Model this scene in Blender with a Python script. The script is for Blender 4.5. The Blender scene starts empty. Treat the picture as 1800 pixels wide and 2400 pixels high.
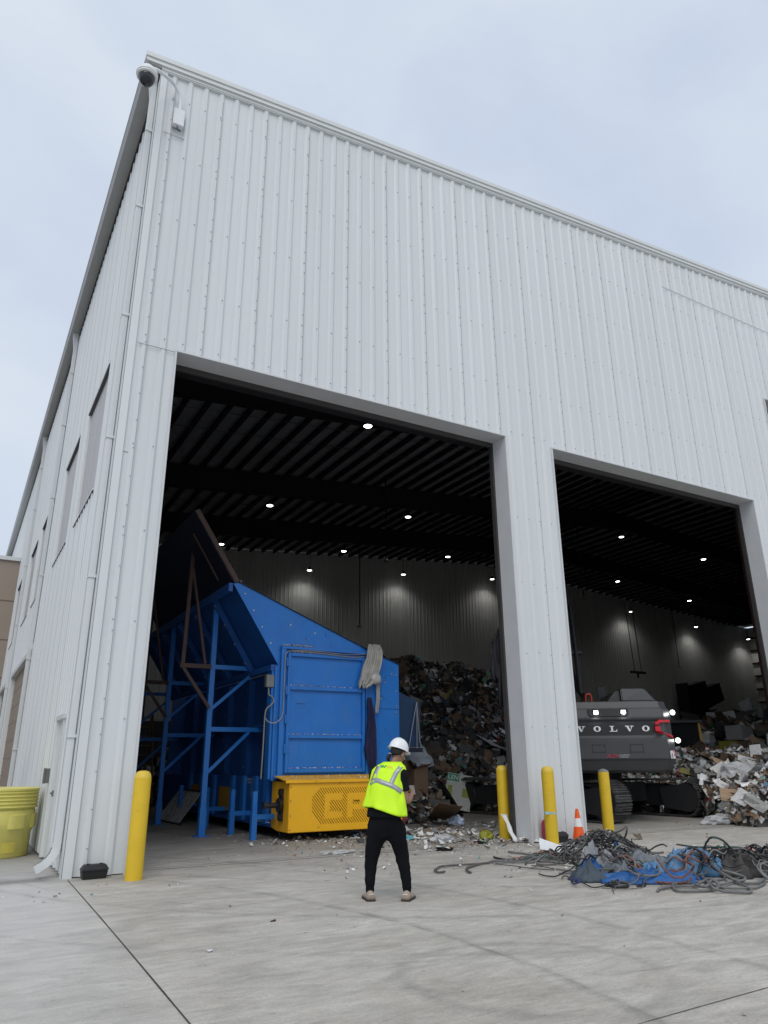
import bpy, bmesh, math, random
from mathutils import Vector, Matrix, noise
R = math.radians
rnd = random.Random(7)
scene = bpy.context.scene
COL = scene.collection

# ------------------------------------------------------------------ camera
F_PX, PITCH, YAW, ROLL = 1698.37, R(19.029), R(29.798), R(-0.44)
fw = Vector((math.sin(YAW)*math.cos(PITCH), math.cos(YAW)*math.cos(PITCH), math.sin(PITCH)))
r0 = Vector((math.cos(YAW), -math.sin(YAW), 0)); u0 = r0.cross(fw)
rr = math.cos(ROLL)*r0 + math.sin(ROLL)*u0; uu = -math.sin(ROLL)*r0 + math.cos(ROLL)*u0
cam = bpy.data.cameras.new('camera'); camo = bpy.data.objects.new('camera', cam); COL.objects.link(camo)
cam.sensor_fit = 'VERTICAL'; cam.sensor_height = 36.0; cam.lens = F_PX/2400*36.0
cam.clip_start = 0.05; cam.clip_end = 2000
m = Matrix((rr, uu, -fw)).transposed().to_4x4(); m.translation = (0, 0, 1.6); camo.matrix_world = m
scene.camera = camo

# ------------------------------------------------------------------ sky, sun, exposure
SUN_EL, SUN_AZ = R(50), R(212)          # high, behind the viewer's left shoulder, veiled by cloud
world = bpy.data.worlds.new('World'); scene.world = world; world.use_nodes = True
nt = world.node_tree; nt.nodes.clear(); L = nt.links.new
def N(t, **k):
    n = nt.nodes.new(t)
    for a, b in k.items(): setattr(n, a, b)
    return n
sky = N('ShaderNodeTexSky', sky_type='NISHITA', sun_disc=False, sun_elevation=SUN_EL, sun_rotation=SUN_AZ)
tc = N('ShaderNodeTexCoord'); mp = N('ShaderNodeMapping'); mp.inputs['Scale'].default_value = (1, 1, 1.7)
n1 = N('ShaderNodeTexNoise'); n1.inputs['Scale'].default_value = 2.3; n1.inputs['Detail'].default_value = 5; n1.inputs['Roughness'].default_value = .52
n1.inputs['Distortion'].default_value = .35
cr = N('ShaderNodeValToRGB'); e = cr.color_ramp.elements
e[0].position = .34; e[0].color = (6.0, 6.85, 8.35, 1); e[1].position = .66; e[1].color = (7.4, 8.1, 9.1, 1)
mx = N('ShaderNodeMix', data_type='RGBA'); mx.inputs['Factor'].default_value = .93
bg = N('ShaderNodeBackground'); bg.inputs['Strength'].default_value = .1
out = N('ShaderNodeOutputWorld')
L(tc.outputs['Generated'], mp.inputs['Vector']); L(mp.outputs[0], n1.inputs['Vector']); L(n1.outputs['Fac'], cr.inputs[0])
L(sky.outputs[0], mx.inputs['A']); L(cr.outputs[0], mx.inputs['B']); L(mx.outputs['Result'], bg.inputs[0]); L(bg.outputs[0], out.inputs[0])
sun = bpy.data.lights.new('sun', 'SUN'); sun.energy = 1.4; sun.angle = R(45); sun.color = (1, .94, .85)
suno = bpy.data.objects.new('sun', sun); COL.objects.link(suno)
sd = Vector((math.sin(SUN_AZ)*math.cos(SUN_EL), math.cos(SUN_AZ)*math.cos(SUN_EL), math.sin(SUN_EL)))
suno.rotation_euler = sd.to_track_quat('Z', 'Y').to_euler(); suno.location = sd*60 + Vector((0, 0, 20))
vs = scene.view_settings; vs.view_transform = 'Standard'; vs.look = 'None'; vs.exposure = 0.0; vs.gamma = 1
scene.cycles.max_bounces = 6; scene.cycles.diffuse_bounces = 4; scene.cycles.transparent_max_bounces = 8
scene.cycles.use_denoising = True; scene.cycles.sample_clamp_indirect = 4

# ------------------------------------------------------------------ helpers
def mat(name, col, rough=.6, metal=0., var=.10, vscale=2.5, bump=0., bscale=60., spec=.4, streak=None, dirt=None, dirt2=None, panels=None, attr=False, alpha=None):
    m = bpy.data.materials.new(name); m.use_nodes = True; t = m.node_tree; b = t.nodes['Principled BSDF']; l = t.links.new
    b.inputs['Roughness'].default_value = rough; b.inputs['Metallic'].default_value = metal; b.inputs['Specular IOR Level'].default_value = spec
    tc = t.nodes.new('ShaderNodeTexCoord'); mp = t.nodes.new('ShaderNodeMapping'); l(tc.outputs['Object'], mp.inputs[0])
    if streak: mp.inputs['Scale'].default_value = streak
    n = t.nodes.new('ShaderNodeTexNoise'); n.inputs['Scale'].default_value = vscale; n.inputs['Detail'].default_value = 6; n.inputs['Roughness'].default_value = .6
    l(mp.outputs[0], n.inputs['Vector'])
    mr = t.nodes.new('ShaderNodeMapRange'); mr.inputs[1].default_value = .25; mr.inputs[2].default_value = .75
    mr.inputs[3].default_value = 1-var; mr.inputs[4].default_value = 1+var; l(n.outputs['Fac'], mr.inputs[0])
    hs = t.nodes.new('ShaderNodeMix'); hs.data_type = 'RGBA'; hs.blend_type = 'MULTIPLY'; hs.inputs['Factor'].default_value = 1
    if attr:
        a = t.nodes.new('ShaderNodeAttribute'); a.attribute_name = 'Col'; l(a.outputs['Color'], hs.inputs['A'])
    else: hs.inputs['A'].default_value = (*col, 1)
    l(mr.outputs[0], hs.inputs['B']); res = hs.outputs['Result']
    if panels:   # every sheet of cladding has its own slight tone
        sp = t.nodes.new('ShaderNodeSeparateXYZ'); l(tc.outputs['Object'], sp.inputs[0]); tot = None
        for ax, off in ((0, panels[1]), (1, panels[2])):
            q = t.nodes.new('ShaderNodeMath'); q.operation = 'SUBTRACT'; l(sp.outputs[ax], q.inputs[0]); q.inputs[1].default_value = off
            d_ = t.nodes.new('ShaderNodeMath'); d_.operation = 'DIVIDE'; l(q.outputs[0], d_.inputs[0]); d_.inputs[1].default_value = panels[0]
            fl = t.nodes.new('ShaderNodeMath'); fl.operation = 'FLOOR'; l(d_.outputs[0], fl.inputs[0])
            if tot is None: tot = fl.outputs[0]
            else:
                k_ = t.nodes.new('ShaderNodeMath'); k_.operation = 'MULTIPLY_ADD'; l(fl.outputs[0], k_.inputs[0]); k_.inputs[1].default_value = 37.; l(tot, k_.inputs[2]); tot = k_.outputs[0]
        wn = t.nodes.new('ShaderNodeTexWhiteNoise'); wn.noise_dimensions = '1D'; l(tot, wn.inputs['W'])
        m3 = t.nodes.new('ShaderNodeMapRange'); m3.inputs[3].default_value = 1-panels[3]; m3.inputs[4].default_value = 1+panels[3]; l(wn.outputs['Value'], m3.inputs[0])
        x = t.nodes.new('ShaderNodeMix'); x.data_type = 'RGBA'; x.blend_type = 'MULTIPLY'; x.inputs['Factor'].default_value = 1; l(res, x.inputs['A']); l(m3.outputs[0], x.inputs['B']); res = x.outputs['Result']
    for dirt in [q for q in (dirt, dirt2) if q]:   # (colour, noise scale, threshold, softness, amount)
        n2 = t.nodes.new('ShaderNodeTexNoise'); n2.inputs['Scale'].default_value = dirt[1]; n2.inputs['Detail'].default_value = 8; n2.inputs['Roughness'].default_value = .7
        l(mp.outputs[0], n2.inputs['Vector'])
        m2 = t.nodes.new('ShaderNodeMapRange'); m2.inputs[1].default_value = dirt[2]; m2.inputs[2].default_value = dirt[2]+dirt[3]; m2.inputs[4].default_value = dirt[4]
        l(n2.outputs['Fac'], m2.inputs[0]); x = t.nodes.new('ShaderNodeMix'); x.data_type = 'RGBA'; x.inputs['B'].default_value = (*dirt[0], 1)
        l(m2.outputs[0], x.inputs['Factor']); l(res, x.inputs['A']); res = x.outputs['Result']
    l(res, b.inputs['Base Color'])
    if bump:
        n3 = t.nodes.new('ShaderNodeTexNoise'); n3.inputs['Scale'].default_value = bscale; n3.inputs['Detail'].default_value = 4
        l(tc.outputs['Object'], n3.inputs['Vector']); bp = t.nodes.new('ShaderNodeBump'); bp.inputs['Strength'].default_value = bump; bp.inputs['Distance'].default_value = .02
        l(n3.outputs['Fac'], bp.inputs['Height']); l(bp.outputs[0], b.inputs['Normal'])
    if alpha: b.inputs['Alpha'].default_value = alpha
    return m
def emit(name, col, s):
    m = bpy.data.materials.new(name); m.use_nodes = True; b = m.node_tree.nodes['Principled BSDF']
    b.inputs['Base Color'].default_value = (.8, .8, .8, 1); b.inputs['Emission Color'].default_value = (*col, 1); b.inputs['Emission Strength'].default_value = s
    return m

class MB:
    def __init__(s): s.v = []; s.f = []; s.mi = []; s.c = []; s.M = Matrix.Identity(4); s.col = (1, 1, 1); s.k = 0
    def av(s, pts):
        b = len(s.v); s.v += [tuple(s.M @ Vector(p)) for p in pts]; return b
    def af(s, f): s.f.append(tuple(f)); s.mi.append(s.k); s.c.append(s.col)
    def poly(s, pts):
        b = s.av(pts); s.af(range(b, b+len(pts)))
    def box(s, a, b):
        (x0, y0, z0), (x1, y1, z1) = a, b
        i = s.av([(x0,y0,z0),(x1,y0,z0),(x1,y1,z0),(x0,y1,z0),(x0,y0,z1),(x1,y0,z1),(x1,y1,z1),(x0,y1,z1)])
        for q in ((0,3,2,1),(4,5,6,7),(0,1,5,4),(1,2,6,5),(2,3,7,6),(3,0,4,7)): s.af([i+k for k in q])
    def cbox(s, c, d): s.box([c[k]-d[k]/2 for k in range(3)], [c[k]+d[k]/2 for k in range(3)])
    def beam(s, p, q, w, h, up=(0, 0, 1)):
        p = Vector(p); q = Vector(q); d = (q-p).normalized(); up = Vector(up)
        if abs(d.dot(up)) > .98: up = Vector((0, 1, 0))
        x = d.cross(up).normalized()*w/2; y = x.cross(d).normalized()*h/2
        i = s.av([p-x-y, p+x-y, p+x+y, p-x+y, q-x-y, q+x-y, q+x+y, q-x+y])
        for f in ((0,3,2,1),(4,5,6,7),(0,1,5,4),(1,2,6,5),(2,3,7,6),(3,0,4,7)): s.af([i+k for k in f])
    def prism(s, pts, d):   # polygon pts (3d) extruded by vector d
        n = len(pts); i = s.av(list(pts)+[Vector(p)+Vector(d) for p in pts])
        s.af([i+k for k in range(n)][::-1]); s.af([i+n+k for k in range(n)])
        for k in range(n): s.af((i+k, i+(k+1) % n, i+n+(k+1) % n, i+n+k))
    def rings(s, rs, cap=True, closed=True):   # list of rings of equal point count
        n = len(rs[0]); b = s.av([p for r in rs for p in r])
        for j in range(len(rs)-1):
            for k in range(n if closed else n-1):
                k2 = (k+1) % n; s.af((b+j*n+k, b+j*n+k2, b+(j+1)*n+k2, b+(j+1)*n+k))
        if cap and closed:
            s.af([b+k for k in range(n)][::-1]); s.af([b+(len(rs)-1)*n+k for k in range(n)])
    def lathe(s, prof, c=(0, 0, 0), n=20, cap=True):
        s.rings([[(c[0]+r*math.cos(2*math.pi*k/n), c[1]+r*math.sin(2*math.pi*k/n), c[2]+z) for k in range(n)] for r, z in prof], cap)
    def tube(s, pts, r, n=6, cap=True):
        pts = [Vector(p) for p in pts]; rs = []; x = None
        for i, p in enumerate(pts):
            d = (pts[min(i+1, len(pts)-1)]-pts[max(i-1, 0)])
            d = d.normalized() if d.length > 1e-6 else Vector((0, 0, 1))
            if x is None:
                x = d.cross(Vector((0, 0, 1)))
                if x.length < .05: x = d.cross(Vector((0, 1, 0)))
            else: x = x-d*x.dot(d)
            x = x.normalized(); y = d.cross(x); ra = r[i] if isinstance(r, (list, tuple)) else r
            rs.append([p+x*ra*math.cos(2*math.pi*k/n)+y*ra*math.sin(2*math.pi*k/n) for k in range(n)])
        s.rings(rs, cap)
    def sheet(s, c, w, h, rot, crump=.1, n=3, col=None, fold=0.):
        if col: s.col = col
        c = Vector(c); pts = []
        for j in range(n+1):
            for i in range(n+1):
                u, v = i/n-.5, j/n-.5
                z = rnd.uniform(-1, 1)*crump*min(w, h)+fold*abs(u)*w
                pts.append(c+rot @ Vector((u*w*(1+rnd.uniform(-.15, .15)*min(1, crump*6)), v*h*(1+rnd.uniform(-.15, .15)*min(1, crump*6)), z)))
        b = s.av(pts)
        for j in range(n):
            for i in range(n): a = b+j*(n+1)+i; s.af((a, a+1, a+n+2, a+n+1))
    def build(s, name, mats, parent=None, smooth=False, bevel=0., attr=False, w=None):
        me = bpy.data.meshes.new(name); me.from_pydata(s.v, [], s.f)
        if w: me.transform((Matrix.Translation(w.location) @ Matrix.Rotation(w.rotation_euler.z, 4, 'Z')).inverted())   # points given in world space
        if not isinstance(mats, (list, tuple)): mats = [mats]
        for m in mats: me.materials.append(m)
        if len(mats) > 1: me.polygons.foreach_set('material_index', s.mi)
        if attr:
            a = me.attributes.new('Col', 'FLOAT_COLOR', 'FACE'); a.data.foreach_set('color', [q for c in s.c for q in (*c, 1)])
        bm = bmesh.new(); bm.from_mesh(me)
        if bevel:
            bmesh.ops.remove_doubles(bm, verts=bm.verts, dist=1e-5)
            bmesh.ops.bevel(bm, geom=[e for e in bm.edges if len(e.link_faces) == 2 and e.calc_face_angle(0) > .5], offset=bevel, segments=2, affect='EDGES', clamp_overlap=True)
        if not attr: bmesh.ops.recalc_face_normals(bm, faces=bm.faces)
        bm.to_mesh(me); bm.free()
        if smooth:
            me.polygons.foreach_set('use_smooth', [True]*len(me.polygons))
            if smooth != 'all': me.set_sharp_from_angle(angle=R(40))
        o = bpy.data.objects.new(name, me); COL.objects.link(o)
        if parent: o.parent = parent
        return o
def tag(o, label, cat, group=None, kind=None):
    if label: o['label'] = label
    if cat: o['category'] = cat
    if group: o['group'] = group
    if kind: o['kind'] = kind
    return o
def thing(name, label, cat, loc=(0, 0, 0), rz=0, group=None):
    o = bpy.data.objects.new(name, None); o.empty_display_size = .2; COL.objects.link(o); o.location = loc; o.rotation_euler = (0, 0, rz)
    return tag(o, label, cat, group)
def dup(o, loc=None, rz=None, label=None):
    c = o.copy(); COL.objects.link(c)
    if loc is not None: c.location = loc
    if rz is not None: c.rotation_euler = (0, 0, rz)
    if label: c['label'] = label
    for ch in list(o.children):
        d = ch.copy(); COL.objects.link(d); d.parent = c
        for g in list(ch.children):
            h = g.copy(); COL.objects.link(h); h.parent = d
    return c
def mesh_of_text(body, size, shear=0., extrude=.003, bold=0., spacing=1.):
    cu = bpy.data.curves.new('lettering', 'FONT'); cu.body = body; cu.size = size; cu.shear = shear; cu.extrude = extrude; cu.offset = bold
    cu.align_x = 'CENTER'; cu.align_y = 'CENTER'; cu.space_character = spacing; cu.resolution_u = 3
    o = bpy.data.objects.new('lettering', cu); COL.objects.link(o); dg = bpy.context.evaluated_depsgraph_get()
    me = bpy.data.meshes.new_from_object(o.evaluated_get(dg)); bpy.data.objects.remove(o); bpy.data.curves.remove(cu)
    return me
def text(name, body, size, mx, m, parent, **k):
    me = mesh_of_text(body, size, **k); me.transform(mx); me.materials.clear(); me.materials.append(m)
    o = bpy.data.objects.new(name, me); COL.objects.link(o); o.parent = parent; return o
def smooth_path(pts, n=8):
    P = [Vector(p) for p in pts]; out = []
    for i in range(len(P)-1):
        a, b, c, d = P[max(i-1, 0)], P[i], P[i+1], P[min(i+2, len(P)-1)]
        for k in range(n):
            t = k/n; out.append(.5*((2*b)+(c-a)*t+(2*a-5*b+4*c-d)*t*t+(3*b-a-3*c+d)*t**3))
    return out+[P[-1]]
def rot_rand(tilt=1.):
    return Matrix.Rotation(rnd.uniform(0, 6.28), 3, 'Z') @ Matrix.Rotation(rnd.gauss(0, tilt), 3, 'X') @ Matrix.Rotation(rnd.gauss(0, tilt), 3, 'Y')

# ------------------------------------------------------------------ materials
WHITE = mat('white_painted_steel', (.635, .665, .678), .42, var=.04, vscale=.6, streak=(3, 3, .22), dirt=((.41, .41, .39), 1.7, .60, .25, .22), dirt2=((.34, .33, .31), 5.5, .70, .10, .35), panels=(1.065, 1.995, 12.925, .016))
WHITE2 = mat('white_trim_steel', (.64, .665, .665), .4, var=.04, vscale=2, dirt=((.40, .40, .38), 2.5, .62, .2, .3))
JAMB = mat('grey_jamb_steel', (.58, .60, .62), .45, var=.05)
SOFFIT = mat('grey_gutter_steel', (.40, .405, .40), .5, var=.06)
DARK = mat('dark_gap', (.012, .012, .014), .8)
SCREW = mat('zinc_screw', (.17, .18, .19), .45, .6)
LINER = mat('grey_liner_panel', (.56, .565, .555), .6, var=.12, vscale=.5, streak=(2, 2, .2))
CEIL = mat('grey_faced_insulation', (.30, .315, .35), .75, var=.2, vscale=.7)
PRIMER = mat('dark_primer_steel', (.012, .012, .016), .8, var=.3)
REDPRIMER = mat('red_oxide_steel', (.028, .007, .008), .7, var=.3)
TAN = mat('tan_painted_block', (.31, .255, .21), .8, var=.05, vscale=.6)
TANDOOR = mat('tan_door', (.285, .235, .195), .65, var=.05)
PANEL = mat('grey_translucent_panel', (.43, .42, .42), .5, var=.06, vscale=.8, streak=(1, 3, .15))
YELLOW = mat('yellow_bollard_sleeve', (.68, .46, .025), .45, var=.06, vscale=3, dirt=((.20, .145, .03), 5, .60, .14, .55), dirt2=((.09, .08, .05), 14, .68, .06, .7), bump=.1, bscale=20)
YCAP = mat('yellow_sleeve_cap', (.66, .47, .06), .5, var=.05)
LEMON = mat('lemon_plastic', (.66, .60, .165), .45, var=.06, vscale=2.5, dirt=((.42, .42, .14), 3, .55, .2, .5))
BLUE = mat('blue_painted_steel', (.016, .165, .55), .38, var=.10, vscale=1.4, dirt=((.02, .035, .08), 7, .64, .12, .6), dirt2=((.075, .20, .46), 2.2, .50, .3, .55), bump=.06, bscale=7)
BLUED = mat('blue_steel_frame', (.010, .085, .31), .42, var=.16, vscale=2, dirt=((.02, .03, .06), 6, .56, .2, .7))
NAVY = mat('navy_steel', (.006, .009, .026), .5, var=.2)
ORANGEY = mat('amber_guard_paint', (.86, .45, .012), .42, var=.06, vscale=2, dirt=((.24, .11, .015), 5, .60, .14, .6), dirt2=((.10, .06, .03), 13, .68, .06, .8))
RUST = mat('brown_primer_steel', (.075, .045, .038), .7, var=.25, vscale=6)
BLACK = mat('black_plastic', (.015, .016, .018), .4, var=.2, vscale=5)
RUBBER = mat('grey_rubber', (.098, .096, .092), .6, var=.3, vscale=8, dirt=((.22, .21, .19), 6, .55, .2, .4))
RUBBERL = mat('light_grey_rubber', (.155, .16, .16), .6, var=.25, vscale=8, dirt=((.28, .27, .25), 6, .55, .2, .4))
EXC = mat('grey_machine_paint', (.060, .063, .068), .38, var=.08, vscale=2, dirt=((.16, .15, .14), 5, .60, .2, .4))
EXCD = mat('dark_machine_paint', (.022, .023, .025), .45, var=.2, dirt=((.07, .065, .06), 5, .58, .2, .5))
TRACK = mat('worn_track_steel', (.085, .085, .085), .5, .3, var=.3, vscale=6, dirt=((.26, .24, .21), 9, .52, .2, .7))
LETTER = mat('white_lettering', (.74, .75, .76), .5, var=.02)
RED = mat('red_reflector', (.55, .018, .03), .35, var=.05)
REDTEXT = mat('red_lettering', (.45, .03, .06), .5, var=.02)
ORANGE = mat('orange_plastic', (.80, .105, .012), .45, var=.06)
GALV = mat('galvanised_box', (.20, .205, .20), .45, .5, var=.1)
CONDUIT = mat('grey_conduit', (.33, .31, .28), .45, .4, var=.15)
PAPER = mat('mixed_paper', (1, 1, 1), .75, var=.22, vscale=9, attr=True)
CARD = mat('brown_cardboard', (.21, .135, .085), .8, var=.16, vscale=4, dirt=((.10, .065, .045), 5, .58, .2, .5))
CARDL = mat('pale_cardboard', (.33, .235, .155), .8, var=.12, vscale=4, dirt=((.16, .10, .075), 6, .60, .1, .6))
PLASTIC = mat('clear_film', (.62, .64, .66), .25, var=.15, vscale=8, alpha=.62)
WPLASTIC = mat('white_plastic', (.72, .74, .76), .4, var=.06, vscale=8)
CONC = mat('grey_concrete_block', (.23, .23, .23), .85, var=.15, vscale=2)
PUSH = mat('dark_concrete_wall', (.060, .064, .075), .85, var=.2, vscale=1)
LAMP = emit('lamp_disc', (1, .98, .95), 9)
WORK = emit('work_light', (1, .99, .97), 3.2)

# ------------------------------------------------------------------ ground
def ground_material():
    m = bpy.data.materials.new('worn_concrete'); m.use_nodes = True; t = m.node_tree; b = t.nodes['Principled BSDF']; l = t.links.new
    def n(k, **kw):
        q = t.nodes.new(k)
        for a, c in kw.items(): setattr(q, a, c)
        return q
    tc = n('ShaderNodeTexCoord'); pos = tc.outputs['Object']
    def noise_(scale, det=6, ro=.6, sc=(1, 1, 1), rot=0, dist=0):
        mp = n('ShaderNodeMapping'); mp.inputs['Scale'].default_value = sc; mp.inputs['Rotation'].default_value = (0, 0, rot); l(pos, mp.inputs[0])
        q = n('ShaderNodeTexNoise'); q.inputs['Scale'].default_value = scale; q.inputs['Detail'].default_value = det; q.inputs['Roughness'].default_value = ro; q.inputs['Distortion'].default_value = dist
        l(mp.outputs[0], q.inputs['Vector']); return q.outputs['Fac']
    def mr(x, a, c, d, e):
        q = n('ShaderNodeMapRange'); q.inputs[1].default_value = a; q.inputs[2].default_value = c; q.inputs[3].default_value = d; q.inputs[4].default_value = e; l(x, q.inputs[0]); return q.outputs[0]
    def mth(op, x, y, z=None):
        q = n('ShaderNodeMath', operation=op)
        for i, v in enumerate((x, y, z)):
            if v is None: continue
            if isinstance(v, (int, float)): q.inputs[i].default_value = v
            else: l(v, q.inputs[i])
        return q.outputs[0]
    def mix(f, a, c, mode='MIX'):
        q = n('ShaderNodeMix', data_type='RGBA', blend_type=mode)
        for k, v in (('Factor', f), ('A', a), ('B', c)):
            if isinstance(v, tuple): q.inputs[k].default_value = v
            elif isinstance(v, (int, float)): q.inputs[k].default_value = v
            else: l(v, q.inputs[k])
        return q.outputs['Result']
    sep = n('ShaderNodeSeparateXYZ'); l(pos, sep.inputs[0]); X, Y = sep.outputs[0], sep.outputs[1]
    base = mix(mr(noise_(.30, 7, .6), .35, .65, 0, 1), (.415, .386, .338, 1), (.505, .480, .434, 1))
    broom = mr(noise_(2.6, 9, .72, (.42, 1.35, 1), R(-16), 1.2), .32, .70, .74, 1.18)
    base = mix(mr(noise_(.8, 6, .65, (1, 1, 1), 0, .5), .42, .68, 0, .4), base, (.60, .582, .545, 1))
    base = mix(1, base, mix(1, broom, (1, 1, 1, 1), 'MULTIPLY'), 'MULTIPLY')
    fine = mth('MULTIPLY', mr(noise_(38, 7, .8), .3, .7, .78, 1.18), mr(noise_(11, 6, .75, (.45, 1.3, 1), R(-16)), .3, .7, .88, 1.12)); base = mix(1, base, fine, 'MULTIPLY')
    # the slab left of the joint is newer and whiter
    wob = mth('ADD', X, mth('MULTIPLY', noise_(1.2, 3), .5))
    base = mix(mth('MULTIPLY', mth('MULTIPLY', mr(X, 1.2, 1.76, 1, .55), mr(X, 1.66, 1.9, 1, 0)), mth('MULTIPLY', mr(Y, 5, 11.5, .15, .7), mr(noise_(.9, 6), .3, .7, .55, 1.2))), base, (.56, .56, .56, 1))
    # floor darkens inside the doorways: some dirt, the rest painted-in shade
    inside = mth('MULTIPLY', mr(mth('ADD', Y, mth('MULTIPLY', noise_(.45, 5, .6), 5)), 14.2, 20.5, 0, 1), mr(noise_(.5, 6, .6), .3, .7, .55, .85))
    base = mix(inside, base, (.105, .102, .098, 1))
    # dark smears
    sm = mr(noise_(1.5, 10, .78, (.5, 1.3, 1), R(18), .8), .56, .70, 0, .42); base = mix(sm, base, (.215, .205, .19, 1))
    sp = mr(noise_(5.5, 6, .7, (1, 1.6, 1), 0, 1.),   .655, .70, 0, .75); base = mix(sp, base, (.15, .14, .125, 1))
    # drain stain from the downspout
    st = mth('MULTIPLY', mr(mth('ABSOLUTE', mth('SUBTRACT', mth('ADD', Y, mth('MULTIPLY', noise_(1.5, 4), .8)), 13.18), 0), .12, .42, 1, 0), mr(X, 1.45, 1.75, .85, 0))
    base = mix(mth('MULTIPLY', st, .85), base, (.17, .16, .145, 1))
    # tyre arcs: worn rings round turning centres
    for cx, cy, ra, wd, am in ((-6.0, 6.2, 10.6, .09, .6), (-6.1, 6.4, 12.4, .10, .55), (-5.7, 6.0, 10.3, .03, .5), (9.5, 15.5, 9.4, .11, .5), (9.5, 15.7, 11.2, .10, .42), (9.6, 15.5, 9.05, .03, .45), (4.3, 5.2, 1.15, .12, .5), (16, 22, 14.6, .14, .5), (16.5, 22, 16.6, .12, .42), (20, -6, 19.5, .10, .08), (20.4, -6, 21.4, .10, .07)):
        dx = mth('SUBTRACT', X, cx); dy = mth('SUBTRACT', Y, cy); d = mth('SQRT', mth('ADD', mth('MULTIPLY', dx, dx), mth('MULTIPLY', dy, dy)), 0)
        d = mth('ADD', d, mth('MULTIPLY', noise_(.9, 3), .22))
        k = mr(mth('ABSOLUTE', mth('SUBTRACT', d, ra), 0), 0, wd, 1, 0)
        k = mth('MULTIPLY', mth('MULTIPLY', k, mr(noise_(1.6, 7, .72), .38, .62, 0, 1)), am)
        base = mix(k, base, (.19, .185, .175, 1))
    l(base, b.inputs['Base Color'])
    l(mr(noise_(2.5, 5), .3, .7, .60, .86), b.inputs['Roughness']); b.inputs['Specular IOR Level'].default_value = .3
    bp = n('ShaderNodeBump'); bp.inputs['Strength'].default_value = .25; bp.inputs['Distance'].default_value = .008
    l(mth('ADD', noise_(40, 6, .7), mth('MULTIPLY', noise_(5, 6, .6, (.3, 1.9, 1), R(-16)), 1.5)), bp.inputs['Height']); l(bp.outputs[0], b.inputs['Normal'])
    return m
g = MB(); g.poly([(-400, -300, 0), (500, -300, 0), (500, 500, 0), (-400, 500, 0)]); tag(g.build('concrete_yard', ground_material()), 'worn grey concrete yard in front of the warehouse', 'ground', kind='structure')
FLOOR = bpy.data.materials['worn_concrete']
g = MB(); g.poly([(1.95, 13.12, .004), (77.8, 13.12, .004), (77.8, 51.9, .004), (1.95, 51.9, .004)]); tag(g.build('warehouse_floor', FLOOR), 'dirty concrete floor inside the warehouse, painted darker for shade', 'floor', kind='structure')
JOINT = mat('joint_filler', (.055, .052, .05), .9, var=.3, vscale=10)
def joint(pts, w, name='slab_joint'):
    g = MB(); ps = smooth_path(pts, 10)
    for a, b in zip(ps, ps[1:]):
        d = (b-a).normalized(); nrm = Vector((-d.y, d.x, 0))
        wa = w*(1+.5*noise.noise(a*9)); wb = w*(1+.5*noise.noise(b*9))
        g.poly([a-nrm*wa, a+nrm*wa, b+nrm*wb, b-nrm*wb])
    tag(g.build(name, JOINT), 'dark straight joint line in the concrete slab', 'joint', kind='structure')
joint([(1.79, 12.46, .004), (1.72, 9, .004), (1.63, 5.43, .004), (1.48, 0, .004), (1.3, -6, .004)], .0065)
joint([(-10, 3.4, .004), (1.2, 3.82, .004), (4.12, 3.94, .004), (5.53, 4.0, .004), (14, 4.35, .004), (26, 4.85, .004)], .004)
joint([(2.65, 12.9, .0075), (5, 12.9, .004), (8, 12.9, .004), (10.6, 12.9, .004)], .012)
joint([(12.3, 12.9, .0075), (16, 12.9, .004), (20.3, 12.9, .004)], .012)

# ------------------------------------------------------------------ warehouse
X0, Y0, XE, YE, RID = 1.76, 12.68, 78.0, 52.0, 39.9
SL = .0785
def roofz(x): return 16.02 + SL*(min(x, 2*RID-x)-X0)
OPEN = [(2.62, 10.70), (12.21, 20.41), (22.07, 30.0)]; HEAD = [9.16, 9.16, 13.10]
wh = thing('warehouse', 'tall white ribbed metal warehouse with two big open doorways', 'warehouse', (0, 0, 0))
PITCHR = .355
def rib_profile(a, b, start, depth=.044):
    xs = [(a, 0)]; k = math.floor((a-start)/PITCHR)-1
    while True:
        c = start+k*PITCHR
        if c-.09 > b: break
        for dx, d in ((-.075, 0), (-.03, depth), (.03, depth), (.075, 0)):
            if a < c+dx < b: xs.append((c+dx, d))
        for dx in (-.178+.03, -.178+.06):      # faint stiffening beads between ribs
            if a < c+dx < b: xs.append((c+dx, .004))
        k += 1
    xs.append((b, 0)); return xs
xs = rib_profile(X0, XE, 2.02)
for a, b in OPEN:
    for e in (a, b): xs.append((e, 0))
xs.sort(); g = MB()
for (xa, da), (xb, db) in zip(xs, xs[1:]):
    if xb-xa < 1e-4: continue
    mid = (xa+xb)/2; zs = [0.015]
    for (a, b), h in zip(OPEN, HEAD):
        if a < mid < b: zs = [h]
    g.poly([(xa, Y0-da, zs[0]), (xb, Y0-db, zs[0]), (xb, Y0-db, roofz(xb)), (xa, Y0-da, roofz(xa))])
g.build('front_wall', WHITE, wh)
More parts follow.
